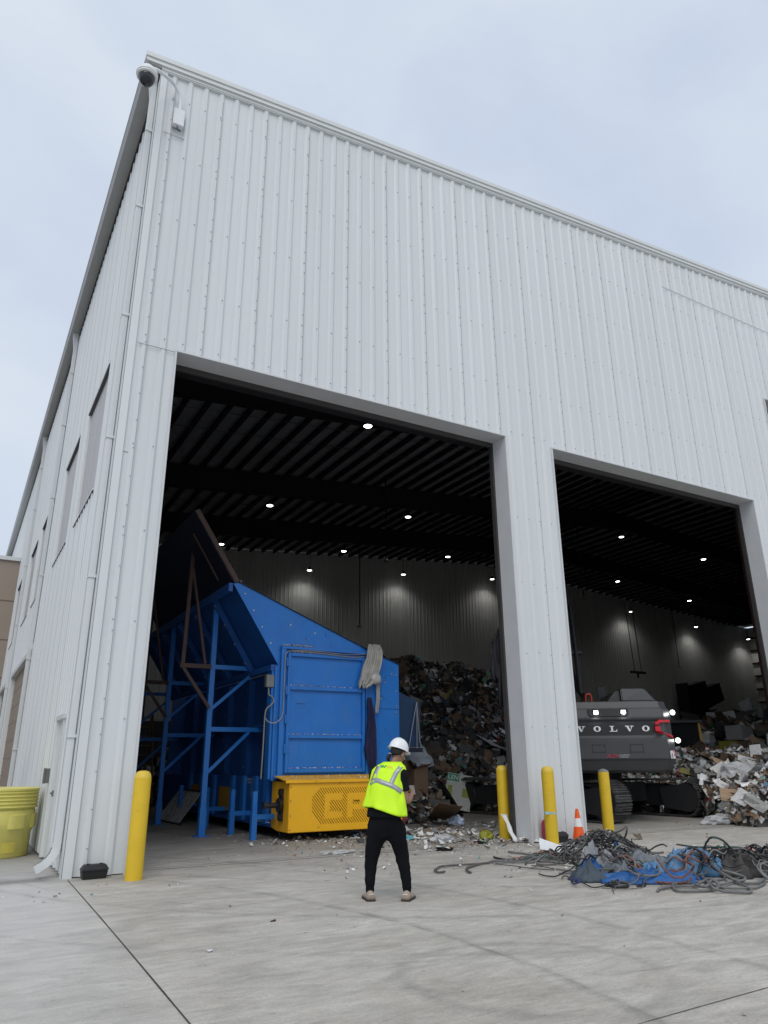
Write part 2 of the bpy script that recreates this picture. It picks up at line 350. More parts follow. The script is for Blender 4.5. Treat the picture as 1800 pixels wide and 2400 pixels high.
# overlapping panel edges (one seam every third rib) and panel end laps
g = MB(); k = 0; x = 2.02
while x < 45:
    if k % 3 == 0:
        op = [h for (a, b), h in zip(OPEN, HEAD) if a-.02 < x < b+.02]; z0 = op[0] if op else .08
        g.box((x+.026, Y0-.048, z0), (x+.034, Y0-.041, roofz(x)-.35))
    x += PITCHR; k += 1
g.box((17.6, Y0-.0475, 16.0), (45, Y0-.037, 16.012)); g.box((1.9, Y0-.0475, 9.135), (2.62, Y0-.037, 9.147)); g.box((1.78, Y0-.012, 6.9), (2.02, Y0-.006, 6.912)); g.box((1.9, Y0-.0475, 14.3), (2.35, Y0-.037, 14.31))
g.build('panel_seam_and_shade', mat('seam_shadow_line', (.30, .31, .32), .6), wh)
g = MB(); k = 0; x = 2.02
while x < 40:
    for z in [2.3, 3.9, 5.5, 7.1, 9.35, 10.6, 12.2, 13.8, 15.3, 16.6, 17.8]:
        if z < roofz(x)-.3 and not any(a-.05 < x < b+.05 and z < h for (a, b), h in zip(OPEN, HEAD)):
            g.lathe([(.0115, -.010), (.0115, .0)], (x, Y0-.051, z+rnd.uniform(-.02, .02)), 5)
    if k % 3 == 0:
        z = .4
        while z < roofz(x)-.4:
            if not any(a-.05 < x < b+.05 and z < h for (a, b), h in zip(OPEN, HEAD)): g.lathe([(.0095, -.008), (.0095, .0)], (x+.01, Y0-.051, z), 5)
            z += .55
    x += PITCHR; k += 1
tag(g.build('wall_screw', SCREW, wh), None, None, kind='stuff')
# left side wall (ribs run along Y); daylight panels, dock doors and a personnel door are set into it
WIN = [(14.95, 17.65), (19.15, 21.75), (25.85, 28.25), (29.95, 32.5), (37.0, 39.6)]; WZ = (6.93, 9.80)
DOCK = [(24.4, 33.3), (35.9, 41.4)]; DZ = 4.9
ys = rib_profile(Y0, 59.5, 12.95, .05); PDOOR = (14.52, 15.55); PDZ = 2.46
for s_ in WIN+DOCK+[PDOOR]:
    for e_ in s_: ys.append((e_, 0))
ys.sort(); g = MB()
for (ya, da), (yb, db) in zip(ys, ys[1:]):
    if yb-ya < 1e-4: continue
    mid = (ya+yb)/2; z0 = .05
    if any(a < mid < b for a, b in DOCK): z0 = DZ
    if PDOOR[0] < mid < PDOOR[1]: z0 = PDZ
    segs = [(z0, 15.96)]
    if any(a < mid < b for a, b in WIN): segs = [(z0, WZ[0]), (WZ[1], 15.96)]
    for a, b in segs: g.poly([(X0-da, ya, a), (X0-db, yb, a), (X0-db, yb, b), (X0-da, ya, b)])
g.build('side_wall', WHITE, wh)
g = MB(); k = 0; y = 12.95
while y < 59:
    for z0, z1 in ((.1, DZ+.25), (DZ+.25, WZ[0]-.1), (WZ[0]-.1, WZ[1]+.1), (WZ[1]+.1, 15.9)):
        if z0 < 1 and any(a-.2 < y < b+.2 for a, b in DOCK+[PDOOR]): continue
        if z0 == WZ[0]-.1 and any(a-.1 < y < b+.1 for a, b in WIN): continue
        g.box((X0-.0535, y+.026, z0), (X0-.0505, y+.036, z1)) if k % 3 == 0 else g.box((X0-.0025, y+.073, z0), (X0+.001, y+.083, z1))  # seam every third rib; strips at the other ribs paint in rib shade
    y += PITCHR; k += 1
g.build('panel_seam_and_shade', mat('side_seam_rib_shade', (.36, .37, .38), .6), wh)
for a, b in WIN:
    g = MB(); g.box((X0+.02, a, WZ[0]), (X0+.05, b, WZ[1])); w = g.build('window', PANEL, wh)
    g = MB(); g.box((X0-.06, a-.08, WZ[1]), (X0+.03, b+.08, WZ[1]+.09)); g.box((X0-.055, a-.05, WZ[0]-.05), (X0+.03, b+.05, WZ[0])); g.box((X0-.03, a-.05, WZ[0]), (X0+.03, a, WZ[1])); g.box((X0-.03, b, WZ[0]), (X0+.03, b+.05, WZ[1]))
    g.build('window_frame', WHITE2, w)
    g = MB(); g.box((X0-.062, a-.05, WZ[0]-.075), (X0-.0, b+.05, WZ[0]-.052)); g.box((X0-.05, a-.05, WZ[1]-.03), (X0+.015, b+.05, WZ[1]-.002)); g.build('drip_edge', mat('drip_gap', (.10, .10, .11), .8), w)
    g = MB(); g.box((X0+.012, (a+b)/2-.01, WZ[0]), (X0+.018, (a+b)/2+.01, WZ[1])); g.build('panel_strip', WHITE2, w)
for a, b in DOCK:
    g = MB(); g.box((X0+.10, a, 0.02), (X0+.16, b, DZ))
    for i in range(1, 8): g.box((X0+.092, a, DZ*i/8-.012), (X0+.10, b, DZ*i/8+.012))
    d = g.build('dock_door', TANDOOR, wh)
    g = MB(); g.box((X0-.06, a-.14, 0.02), (X0+.10, a, DZ)); g.box((X0-.06, b, .02), (X0+.10, b+.14, DZ)); g.box((X0-.065, a-.14, DZ), (X0+.10, b+.14, DZ+.16)); g.build('door_frame', WHITE2, d)
g = MB(); g.box((X0-.01, PDOOR[0]+.09, .04), (X0+.03, PDOOR[1]-.09, PDZ-.08)); d = g.build('side_door', WHITE2, wh)
g = MB(); g.box((X0-.07, PDOOR[0], .03), (X0+.02, PDOOR[0]+.085, PDZ-.08)); g.box((X0-.07, PDOOR[1]-.085, .03), (X0+.02, PDOOR[1], PDZ-.08)); g.box((X0-.09, PDOOR[0]-.05, PDZ-.079), (X0+.02, PDOOR[1]+.05, PDZ)); g.build('door_frame', WHITE2, d)
g = MB(); g.beam((X0-.09, PDOOR[0]+.16, 1.12), (X0-.09, PDOOR[0]+.32, 1.12), .03, .03); g.box((X0-.09, PDOOR[0]+.14, 1.07), (X0-.01, PDOOR[0]+.19, 1.17)); g.build('handle', GALV, d)
# corner trim, rake trim, gutter, downspouts
g = MB(); g.box((X0-.045, Y0-.05, .0), (X0+.10, Y0-.037, 15.98)); g.box((X0-.05, Y0-.05, 0), (X0-.038, Y0+.16, 15.98)); g.build('corner_trim', WHITE, wh)
g = MB()
def rake(y0, y1, za, zb, xa=1.47, xb=2*RID-1.47):
    for a, b in ((xa, RID), (RID, xb)):
        g.prism([(a, y0, roofz(a)+za), (b, y0, roofz(b)+za), (b, y0, roofz(b)+zb), (a, y0, roofz(a)+zb)], (0, y1-y0, 0))
rake(Y0-.13, Y0+.02, .12, .235, 1.365); rake(Y0-.10, Y0+.02, .055, .118, 1.375); rake(Y0-.115, Y0+.02, .0, .053, 1.39); rake(Y0-.075, Y0+.0, -.075, -.002, 1.72); rake(Y0-.06, Y0+.0, -.105, -.077, 1.72)
g.build('rake_trim', WHITE2, wh)
g = MB(); g.prism([(1.42, Y0-.085, 16.17), (1.375, Y0-.085, 16.08), (1.43, Y0-.085, 15.965), (1.72, Y0-.085, 15.965), (1.72, Y0-.085, 16.165)], (0, 47.0, 0)); g.prism([(1.37, Y0-.085, 16.165), (1.37, Y0-.085, 16.20), (1.418, Y0-.085, 16.20), (1.418, Y0-.085, 16.172)], (0, 47, 0)); g.build('gutter', SOFFIT, wh)
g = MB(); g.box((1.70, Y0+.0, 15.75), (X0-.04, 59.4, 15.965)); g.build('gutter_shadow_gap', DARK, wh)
ds_proto = None
for i, y in enumerate((12.93, 24.6, 34.4)):
    if i == 0:
        g = MB(); g.box((1.585, -.055, .45), (1.70, .055, 15.35)); g.prism([(1.50, -.09, 15.97), (1.70, -.09, 15.97), (1.70, -.055, 15.35), (1.585, -.055, 15.35)], (0, .12, 0))
        ds = g.build('downspout', WHITE, wh, bevel=.01); ds.location = (0, y, 0)
        for z in (2.0, 4.6, 7.2, 9.8, 12.4, 14.4): g = MB(); g.box((1.578, -.075, z), (1.712, .075, z+.05)); g.build('strap', WHITE2, ds)
        g = MB(); pts = smooth_path([(1.63, 0, .47), (1.628, 0, .40), (1.60, -.01, .31), (1.54, -.03, .235), (1.46, -.055, .175), (1.36, -.085, .125)], 2); rs = []
        for q, p in enumerate(pts):
            d_ = (pts[min(q+1, len(pts)-1)]-pts[max(q-1, 0)]).normalized(); ax = Vector((0, 1, 0)); nn = d_.cross(ax).normalized()
            w_ = .058+.004*(q % 2); rs.append([p+nn*w_+ax*.06, p+nn*w_-ax*.06, p-nn*w_-ax*.06, p-nn*w_+ax*.06])
        g.rings(rs, cap=True); g.build('spout_elbow', WHITE2, ds)
        g = MB()
        for q in range(3, len(pts)):
            for s_ in (-.04, -.014, .014, .04):
                d_ = (pts[q]-pts[q-1]).normalized(); nn = d_.cross(Vector((0, 1, 0))).normalized()
                for sg in (1, -1): g.beam(pts[q-1]+nn*.063*sg+Vector((0, s_, 0)), pts[q]+nn*.063*sg+Vector((0, s_, 0)), .006, .006)
        g.build('spout_rib', mat('spout_line', (.25, .25, .25), .6), ds)
        ds_proto = ds
    else:
        c = dup(ds_proto, (0, y, 0))
# door jamb returns and dark door tracks
for (a, b), h in zip(OPEN, HEAD):
    g = MB(); D = .44
    g.box((a-.02, Y0-.052, .0), (a+.018, Y0+D, h)); g.box((b-.018, Y0-.052, .0), (b+.02, Y0+D, h)); g.box((a-.02, Y0-.056, h), (b+.02, Y0+D, h+.035))
    fr = g.build('doorway_frame', JAMB, wh)
    g = MB(); g.box((a-.1, Y0+D, 0.01), (a+.07, Y0+D+.12, h)); g.box((b-.07, Y0+D, 0.01), (b+.1, Y0+D+.12, h)); g.box((a-.1, Y0+D+.002, h-.12), (b+.1, Y0+D+.06, h+.1)); g.build('door_track', mat('dark_track', (.045, .042, .042), .6), fr)
    g = MB(); g.box((a-.05, Y0+D+.2, h+.14), (b+.05, Y0+D+.75, h+.7)); g.build('rolled_curtain', PRIMER, fr)
# front wall lining so the shell is not paper thin
g = MB()
segs = [(X0+.05, OPEN[0][0]-.12), (OPEN[0][1]+.12, OPEN[1][0]-.12), (OPEN[1][1]+.12, OPEN[2][0]-.12), (OPEN[2][1]+.12, XE)]
for a, b in segs: g.box((a, Y0+.05, 0.02), (b, Y0+.10, 15.8))
for (a, b), h in zip(OPEN, HEAD): g.box((a-.11, Y0+.05, h+.12), (b+.11, Y0+.10, 15.8))
g.build('front_lining', LINER, wh)
g = MB(); g.box((X0+.2, Y0, .02), (X0+.25, 59.4, 15.8)); g.build('side_lining', LINER, wh)
# roof skin and ceiling insulation
g = MB()
for a, b in ((1.40, RID), (RID, 2*RID-1.40)): g.prism([(a, Y0-.12, roofz(a)+.19), (b, Y0-.12, roofz(b)+.19), (b, Y0-.12, roofz(b)+.23), (a, Y0-.12, roofz(a)+.23)], (0, 47, 0))
g.build('roof', WHITE2, wh)
g = MB()
for a, b in ((X0+.1, RID), (RID, XE)):
    n = 40
    for i in range(n):
        xa = a+(b-a)*i/n; xb = a+(b-a)*(i+1)/n; xm = (xa+xb)/2
        for u, v, du, dv in ((xa, xm, 0, -.07), (xm, xb, -.07, 0)): g.poly([(u, Y0+.1, roofz(u)+.02+du), (v, Y0+.1, roofz(v)+.02+dv), (v, YE, roofz(v)+.02+dv), (u, YE, roofz(u)+.02+du)])
g.build('ceiling', CEIL, wh)
# purlins run the length of the roof, rafters cross them
g = MB(); g.box((-.05, Y0+.12, -.22), (.05, YE-.02, -.03)); g.box((-.05, Y0+.12, -.24), (.13, YE-.02, -.221)); pr0 = None
x = 2.6
while x < 76:
    if pr0 is None: pr0 = g.build('purlin', PRIMER, wh); o = pr0
    else: o = pr0.copy(); COL.objects.link(o); o.parent = wh
    o.location = (x, 0, roofz(x)); x += .95
g = MB()
for a, b in ((X0+.3, RID), (RID, XE-.2)):
    g.prism([(a, -.09, roofz(a)-.30), (b, -.09, roofz(b)-.30), (b, -.09, roofz(b)-1.55), (a, -.09, roofz(a)-1.55)], (0, .03, 0))
    g.prism([(a, -.2, roofz(a)-1.55), (b, -.2, roofz(b)-1.55), (b, -.2, roofz(b)-1.59), (a, -.2, roofz(a)-1.59)], (0, .25, 0))
raf = g.build('rafter', PRIMER, wh); raf.location = (0, 25.1, 0)
for y in (35.2, 43.4):
    o = raf.copy(); COL.objects.link(o); o.parent = wh; o.location = (0, y, 0)
# bracing rods between purlins catch a little light
g = MB()
for i in range(5): g.beam((4, 27.4+i*1.0, roofz(4)-.33), (38, 27.4+i*1.0, roofz(38)-.33), .03, .02) if i in (1, 3) else None
for y in (37.9, 40.6, 46, 49): g.beam((4, y, roofz(4)-.33), (38, y, roofz(38)-.33), .03, .02)
g.build('brace_rod', mat('dull_rod', (.10, .10, .11), .5), wh)
# back wall, right wall, posts
g = MB(); xs = rib_profile(X0, XE, 2.0, .03)
for (xa, da), (xb, db) in zip(xs, xs[1:]):
    if xb-xa > 1e-4: g.poly([(xa, YE-da, 0), (xb, YE-db, 0), (xb, YE-db, roofz(xb)-.06), (xa, YE-da, roofz(xa)-.06)])
g.build('back_wall', LINER, wh)
g = MB(); g.box((X0+.4, YE-.55, 0), (XE, YE-.12, 4.3)); g.build('push_wall', PUSH, wh)
g = MB(); g.box((XE, Y0+.1, 0), (XE+.05, 59.4, 15.9)); g.build('end_wall', mat('white_faced_insulation', (.60, .60, .59), .7), wh)
gi = None
for k in range(10):
    if gi is None:
        g = MB(); g.box((XE-.24, 14, 0), (XE-.02, YE-.2, .10)); g.box((XE-.24, 14, -.10), (XE-.20, YE-.2, 0)); gi = g.build('girt', REDPRIMER, wh); o = gi
    else: o = gi.copy(); COL.objects.link(o); o.parent = wh
    o.location = (0, 0, 1.9+1.42*k)
g = MB(); g.box((-.07, -.1, 0), (.07, .1, 9.6)); po = g.build('steel_column', REDPRIMER, wh); po.location = (20.98, 13.6, 0)
for x, y in ((11.4, 13.45),):
    o = po.copy(); COL.objects.link(o); o.parent = wh; o.location = (x, y, 0)

# tan building beyond
tb = thing('tan_building', 'plain tan block building standing against the white side wall', 'building', (-18, 41.7, 0))
g = MB(); g.box((-20, 0, 0), (19.70, 16, 11.75)); g.build('wall', TAN, tb)
g = MB(); g.box((-20, -.12, 11.75), (19.70, 16, 11.95)); g.build('parapet_cap', WHITE2, tb)
g = MB()
for z in (1.9, 3.8, 5.7, 7.6, 9.6): g.box((-20, -.012, z), (19.7, -.002, z+.05))
g.build('wall_joint', mat('tan_joint', (.16, .13, .11), .9), tb)

FLAP = mat('black_torn_sheet', (.008, .009, .014), .7, var=.4)
g = MB(); rs = []
for j in range(15):
    t_ = j/14; w_ = .30*min(1, .15+t_*4)
    rs.append([(10.74-w_*(k/10)*(1 if k < 10 else 1+.15*noise.noise((j*.8, 0, 3))), 13.36+.05*math.sin(k*1.7+t_*3), 4.55-1.15*t_*(1+.22*noise.noise((k*1.3, 4, 1)))-.15*(k/10)**2*(1-t_)) for k in range(11)])
g.rings(rs, cap=False, closed=False); g.box((10.60, 13.33, 2.75), (10.74, 13.38, 3.7)); o = g.build('torn_flap', FLAP, smooth='all'); tag(o, 'torn black sheet hanging behind the edge of white pillar', 'sheet'); o.modifiers.new('thickness', 'SOLIDIFY').thickness = .01
bl = thing('blackout_mass', 'added dark mass hiding the lit back wall behind the blue hopper', 'blackout_mass', (5.2, 33, 0))  # made-up bulk, added to black out the back wall beside the hopper
g = MB(); g.box((-2.9, 0, 0), (1.8, 6, 8.2)); g.rings([[(-2.6, .3, 8.2), (1.2, .3, 8.2), (1.2, 5, 8.2), (-2.6, 5, 8.2)], [(-1.9, 1, 10.5), (.6, 1, 10.5), (.6, 4, 10.5), (-1.9, 4, 10.5)]]); g.build('housing', NAVY, bl, bevel=.05)  # body of the added blackout mass, not a real machine housing
g = MB(); g.beam((-2.2, -.6, 0), (-2.2, -.2, 7), .2, .2); g.beam((-.4, -.6, 0), (-.4, -.2, 6), .2, .2); g.beam((-2.2, -.5, 2), (-.4, -.4, 4), .12, .12); g.build('added_blackout_frame', RUST, bl)
# ------------------------------------------------------------------ high-bay lamps
lamp_mesh = None
def lamp(x, y, label, power):
    global lamp_mesh
    z = roofz(x)-1.8
    t = thing('high_bay_lamp', label, 'ceiling lamp', (x, y, z), 0, 'lit round lamps hung from the warehouse ceiling'); t.scale = (.68, .68, .9)
    if lamp_mesh is None:
        g = MB(); g.lathe([(.05, .32), (.12, .30), (.15, .16), (.27, .10), (.29, .03), (.27, .0)], n=18); a = g.build('housing', BLACK, t, smooth=True)
        g = MB(); g.lathe([(.255, -.02), (.255, -.012), (.07, -.010), (.07, -.006)], n=18); b = g.build('lens', LAMP, t)
        g = MB(); g.tube([(0, 0, .32), (0, 0, 1.5)], .02, 5); c = g.build('drop_rod', PRIMER, t); lamp_mesh = (a, b, c)
    else:
        for q in lamp_mesh:
            o = q.copy(); COL.objects.link(o); o.parent = t
    li = bpy.data.lights.new('lamp_light', 'SPOT'); li.energy = power; li.spot_size = R(150); li.spot_blend = .6; li.color = (1, .98, .92); li.shadow_soft_size = .2
    lo = bpy.data.objects.new('lamp_light', li); COL.objects.link(lo); lo.parent = t; lo.location = (0, 0, -.08)
PW = 105
lamp(13.33, 24.6, 'bright ring lamp highest under the ceiling of the blue hopper bay', 120)
lamp(13.36, 36.1, 'lit lamp just above the tip of the brown conveyor plate, second row', 120)
lamp(22.26, 35.9, 'lit lamp right of the long drop cord, second row from the doorway', 120)
lamp(13.33, 44.7, 'lit lamp beside the raised end of the dark plate', 120)
lamp(22.21, 44.6, 'lit lamp above the middle of the ribbed back wall, third row', 120)
lamp(31.07, 44.4, 'lit lamp near the doorway pillar, third row back', 120)
lamp(22.3, 50.75, 'lit lamp hanging against back wall above the blue peak', PW)
lamp(30.9, 50.75, 'lit lamp with a pale pool of light on the back wall above the waste heap', PW)
lamp(40.3, 50.75, 'lit lamp close to back wall next to the white pillar edge', PW)
lamp(40.6, 35.7, 'topmost lit lamp in the excavator bay', 120)
lamp(49.2, 35.4, 'lit lamp alone in the dark roof near the far door jamb', 120)
lamp(48.9, 44.0, 'lit lamp directly below the topmost lamp of the excavator bay', 120)
lamp(58.4, 44.2, 'lit lamp between the twin hanging cables and the far jamb', 120)
lamp(57.8, 50.75, 'lit lamp beside twin hanging cables on the back wall', PW)
lamp(67.5, 50.75, 'lit lamp above the dark blue chute on the back wall', PW)
lamp(76.2, 50.75, 'lit lamp beside the open girts at the end wall', PW)
for x, y, z0, z1, lab in ((19.6, 34.0, 12.3, 16.8, 'long thin drop pipe ending in a sensor under the rafters'), (24.5, 46.5, 11.0, 16.8, 'thin black pipe hanging free in front of ribbed back wall'), (36.5, 36, 12.3, 17.5, 'reddish drop pipe with sprinkler head beside the white pillar'), (60.5, 48, 10.2, 15, 'thin black rod hanging below the sloping roof edge')):
    t = thing('drop_pipe', lab, 'hanging pipe', (x, y, 0), 0, 'pipes hanging from the warehouse roof')
    g = MB(); g.tube([(0, 0, z0), (0, 0, z1+1)], .045, 6); g.build('pipe', REDPRIMER if 'reddish' in lab else PRIMER, t)
    g = MB(); g.lathe([(.05, 0), (.16, .02), (.16, .12), (.05, .2)], (0, 0, z0-.15), 10); g.build('pipe_end', GALV, t)
t = thing('hoist_cable', 'pair of slack cables hanging above the excavator with a small hook', 'cable', (54.8, 48.5, 0))
g = MB(); g.tube([(0, 0, 9.5), (-.3, 0, 16)], .05, 5); g.tube([(.9, 0, 9.5), (.6, 0, 16)], .05, 5); g.build('cable', GALV, t)
g = MB(); g.box((-.5, -.1, 9.3), (1.4, .1, 9.5)); g.beam((.4, 0, 9.3), (.4, 0, 8.9), .12, .12); g.build('hook_bar', PRIMER, t)

# ------------------------------------------------------------------ bollards
def bollard(x, y, h, r, label, cap='dome', lean=0):
    t = thing('bollard', label, 'bollard', (x, y, 0), 0, 'yellow bollards guarding the doorways')
    g = MB(); g.lathe([(r, 0), (r, h-.13), (r*.985, h-.10)], n=24); g.build('sleeve', YELLOW, t, smooth=True)
    g = MB(); pr = [(r*.985, h-.10), (r*.9, h-.05), (r*.7, h-.015), (r*.35, h), (.002, h+.003)] if cap == 'dome' else [(r*.97, h-.10), (r*.93, h-.07), (r*.6, h-.05), (r*.2, h-.03), (.002, h-.035)]
    g.lathe(pr, n=24, cap=False); g.build('cap', YCAP if cap == 'dome' else CONC, t, smooth=True); return t
bollard(2.62, 12.02, 1.50, .127, 'yellow bollard alone at the warehouse corner beside black bait box')
bollard(10.72, 13.55, 1.51, .127, 'yellow bollard just inside the blue machine doorway, white scrap at its foot')
bp_ = bollard(10.77, 12.12, 1.49, .127, 'yellow bollard standing before the white pillar, blue label tape around it')
bollard(13.5, 13.25, 1.44, .127, 'yellow bollard with broken concrete top behind the cable heap', 'flat')
g = MB()
rs = []
for k in range(15):
    a = R(150)+k*R(22)*.75; z = .60+.012*math.sin(k*1.3)
    rs.append([(10.77+.131*math.cos(a), 12.12+.131*math.sin(a), z-.016), (10.77+.131*math.cos(a), 12.12+.131*math.sin(a), z+.016)])
g.rings(rs, cap=False, closed=False); g.sheet((10.60, 12.02, .61), .12, .05, Matrix.Rotation(R(80), 3, 'X') @ Matrix.Rotation(R(15), 3, 'Y'), .1, 2)
tag(g.build('label_tape', mat('printed_tape', (.30, .52, .60), .4, var=.5, vscale=30)), 'blue and white printed tape wrapped around a yellow bollard', 'tape')

# ------------------------------------------------------------------ small yard objects
def bait_box(x, y, rz, label):
    t = thing('bait_box', label, 'bait box', (x, y, 0), rz, 'black rodent bait boxes along the wall'); t.scale = (.68, .68, .74)
    g = MB(); g.rings([[(-.24, -.12, 0), (.24, -.12, 0), (.24, .12, 0), (-.24, .12, 0)], [(-.27, -.14, .15), (.27, -.14, .15), (.27, .13, .15), (-.27, .13, .15)]]); g.build('base', BLACK, t, bevel=.012)
    g = MB(); g.rings([[(-.28, -.15, .152), (.28, -.15, .152), (.28, .135, .152), (-.28, .135, .152)], [(-.275, -.145, .185), (.275, -.145, .185), (.275, .135, .185), (-.275, .135, .185)], [(-.22, -.085, .265), (.22, -.085, .265), (.22, .09, .265), (-.22, .09, .265)]]); g.build('lid', BLACK, t, bevel=.012)
    for s_ in (-.15, .12): g = MB(); g.box((s_-.03, -.06, .266), (s_+.04, -.02, .282)); g.build('latch', BLACK, t, bevel=.004)
bait_box(2.14, 12.48, R(4), 'black plastic bait box at the warehouse corner by the downspout')
bait_box(11.27, 12.47, R(3), 'black plastic bait box at the pillar foot beside orange cone')
t = thing('traffic_cone', 'small orange traffic cone with one white band at the pillar foot', 'traffic cone', (11.72, 12.36, 0))
g = MB(); g.lathe([(.17, 0), (.17, .03), (.15, .035)], n=20); g.box((-.19, -.19, 0), (.19, .19, .028)); g.build('base', BLACK, t, bevel=.006)
def cr_(z): return .135-(z-.03)*(.135-.03)/.60
g = MB(); g.lathe([(cr_(.03), .03), (cr_(.29), .29)], n=20, cap=False); g.lathe([(cr_(.45), .45), (cr_(.63), .63), (.02, .635)], n=20, cap=False); g.build('cone', ORANGE, t, smooth=True)
g = MB(); g.lathe([(cr_(.29), .29), (cr_(.45), .45)], n=20, cap=False); g.build('reflective_band', WPLASTIC, t, smooth=True)
t = thing('fire_extinguisher', 'faded red extinguisher bottle half hidden behind yellow bollard', 'fire extinguisher', (10.98, 12.52, 0))
g = MB(); g.lathe([(.085, 0), (.095, .02), (.095, .36), (.075, .42), (.03, .45)], n=18); g.build('cylinder_body', mat('faded_red', (.34, .045, .06), .5, var=.12), t, smooth=True)
g = MB(); g.lathe([(.025, .45), (.025, .50)], n=10); g.beam((-.02, 0, .50), (.09, 0, .55), .02, .02); g.beam((-.02, 0, .49), (.08, 0, .50), .02, .015); g.build('valve', BLACK, t)
# drum
t = thing('overpack_drum', 'big pale yellow plastic drum with ribbed screw lid beside wall', 'drum', (.93, 16.45, 0))
Rd = .70; g = MB(); g.lathe([(Rd*.90, 0), (Rd*.93, .03), (Rd*.935, .42), (Rd*.97, .46), (Rd*.985, .78), (Rd*.95, .82)], n=40); g.build('barrel', LEMON, t, smooth=True)
g = MB(); prof = [(Rd*.96, .82)]
for i in range(5): z = .835+i*.062; prof += [(Rd*1.0, z), (Rd*1.035, z+.022), (Rd*1.0, z+.045)]
prof += [(Rd*1.03, 1.145), (Rd*1.03, 1.175), (Rd*.99, 1.19), (Rd*.4, 1.20), (.01, 1.20)]; g.lathe(prof, n=40, cap=False); g.build('screw_lid', LEMON, t, smooth=True)
g = MB()
for k in range(8):
    a0 = R(-118+k*45); n = 6; rin = Rd*.95; rs = []
    for q in range(n+1):
        a = a0+R(30)*q/n; e_ = .028 if 0 < q < n else 0
        rs.append([((rin)*math.cos(a), rin*math.sin(a), .47), ((Rd*.985+e_)*math.cos(a), (Rd*.985+e_)*math.sin(a), .49), ((Rd*.99+e_)*math.cos(a), (Rd*.99+e_)*math.sin(a), .72), (rin*math.cos(a), rin*math.sin(a), .745)])
    g.rings(rs)
g.build('side_lug', LEMON, t, smooth=True)
g = MB(); rs = []
for q in range(6): a = R(-78+q*4.4); rs.append([(Rd*.938*math.cos(a), Rd*.938*math.sin(a), .09), (Rd*.941*math.cos(a), Rd*.941*math.sin(a), .27)])
g.rings(rs, cap=False, closed=False); g.build('sticker', mat('worn_yellow_sticker', (.62, .53, .10), .5, var=.1, vscale=12), t)
# pipe post with rope coil and bracket, beyond the drum
t = thing('pipe_post', 'pale blue grey pipe post with dark brackets behind the yellow drum', 'post', (.60, 20.4, 0))
g = MB(); g.lathe([(.13, 0), (.13, 1.98)], n=16); g.lathe([(.14, 1.98), (.19, 2.36), (.19, 2.62)], n=16); g.build('pipe', mat('teal_grey_paint', (.28, .38, .41), .45, var=.1), t, smooth=True)
g = MB()
for z in (2.66, 2.30, 1.98): g.lathe([(.21, 0), (.21, .035)], (0, 0, z), 16)
g.beam((.27, 0, 2.68), (.2, 0, 1.97), .03, .03); g.box((-.24, -.04, 2.66), (.30, .04, 2.70)); g.build('bracket', BLACK, t)
g = MB(); pts = []
for k in range(150):
    a = k*.42; rad = .17+.03*math.sin(k*.7); pts.append((.68+rad*math.cos(a), 20.16-.03*math.sin(k*.21), 1.72+1.35*rad*math.sin(a)+.03*math.sin(k*.37)))
g.tube(pts, .014, 5); g.tube(smooth_path([(.68, 20.15, 1.55), (.70, 20.13, 1.3), (.66, 20.12, 1.05), (.68, 20.14, .8)]), .012, 5); tag(g.build('rope_coil', mat('yellow_rope', (.55, .42, .03), .7, var=.3, vscale=30)), 'coil of yellow rope hung on the pale pipe post', 'rope')
t = thing('switch_box', 'small grey electrical box on the white side wall near the door', 'electrical box', (X0-.04, 15.72, 1.40))
g = MB(); g.box((-.09, -.11, -.13), (-.0, .11, .13)); g.build('case', GALV, t, bevel=.006)
g = MB(); g.box((-.115, -.118, -.138), (-.092, .118, .138)); g.build('cover', mat('grey_cover', (.13, .14, .145), .4), t, bevel=.006)
# security camera
t = thing('security_camera', 'white dome camera on a curved arm at the roof corner', 'security camera', (2.18, Y0, 14.5))
DC = Vector((1.365, 12.0, 14.86))
g = MB(); g.box((2.06, Y0-.16, 14.52), (2.29, Y0-.04, 14.97)); g.build('junction_box', WPLASTIC, t, bevel=.012, w=t)
g = MB(); g.tube(smooth_path([(2.18, Y0-.11, 14.95), (2.17, Y0-.12, 15.22), (2.10, Y0-.16, 15.40), (1.93, Y0-.26, 15.50), (1.62, Y0-.50, 15.36), (1.45, 12.06, 15.22), (1.38, 12.01, 15.14)]), .038, 10); g.build('arm', WPLASTIC, t, smooth=True, w=t)
g = MB(); g.lathe([(.05, .30), (.10, .27), (.19, .16), (.215, .08), (.215, .05), (.20, .045), (.205, .03), (.205, .01), (.19, .0), (.15, -.01)], DC, 24); g.build('housing', WPLASTIC, t, smooth=True, w=t)
g = MB(); g.lathe([(.165, -.002), (.165, -.02), (.15, -.09), (.115, -.15), (.06, -.185), (.002, -.195)], DC, 24, cap=False); g.build('dome', mat('smoked_dome', (.015, .017, .025), .08, spec=.6), t, smooth=True, w=t)
g = MB(); g.tube(smooth_path([(2.16, Y0-.1, 14.52), (2.17, Y0-.13, 14.44), (2.21, Y0-.13, 14.40), (2.24, Y0-.1, 14.43)]), .012, 5); g.build('cable', BLACK, t, w=t)

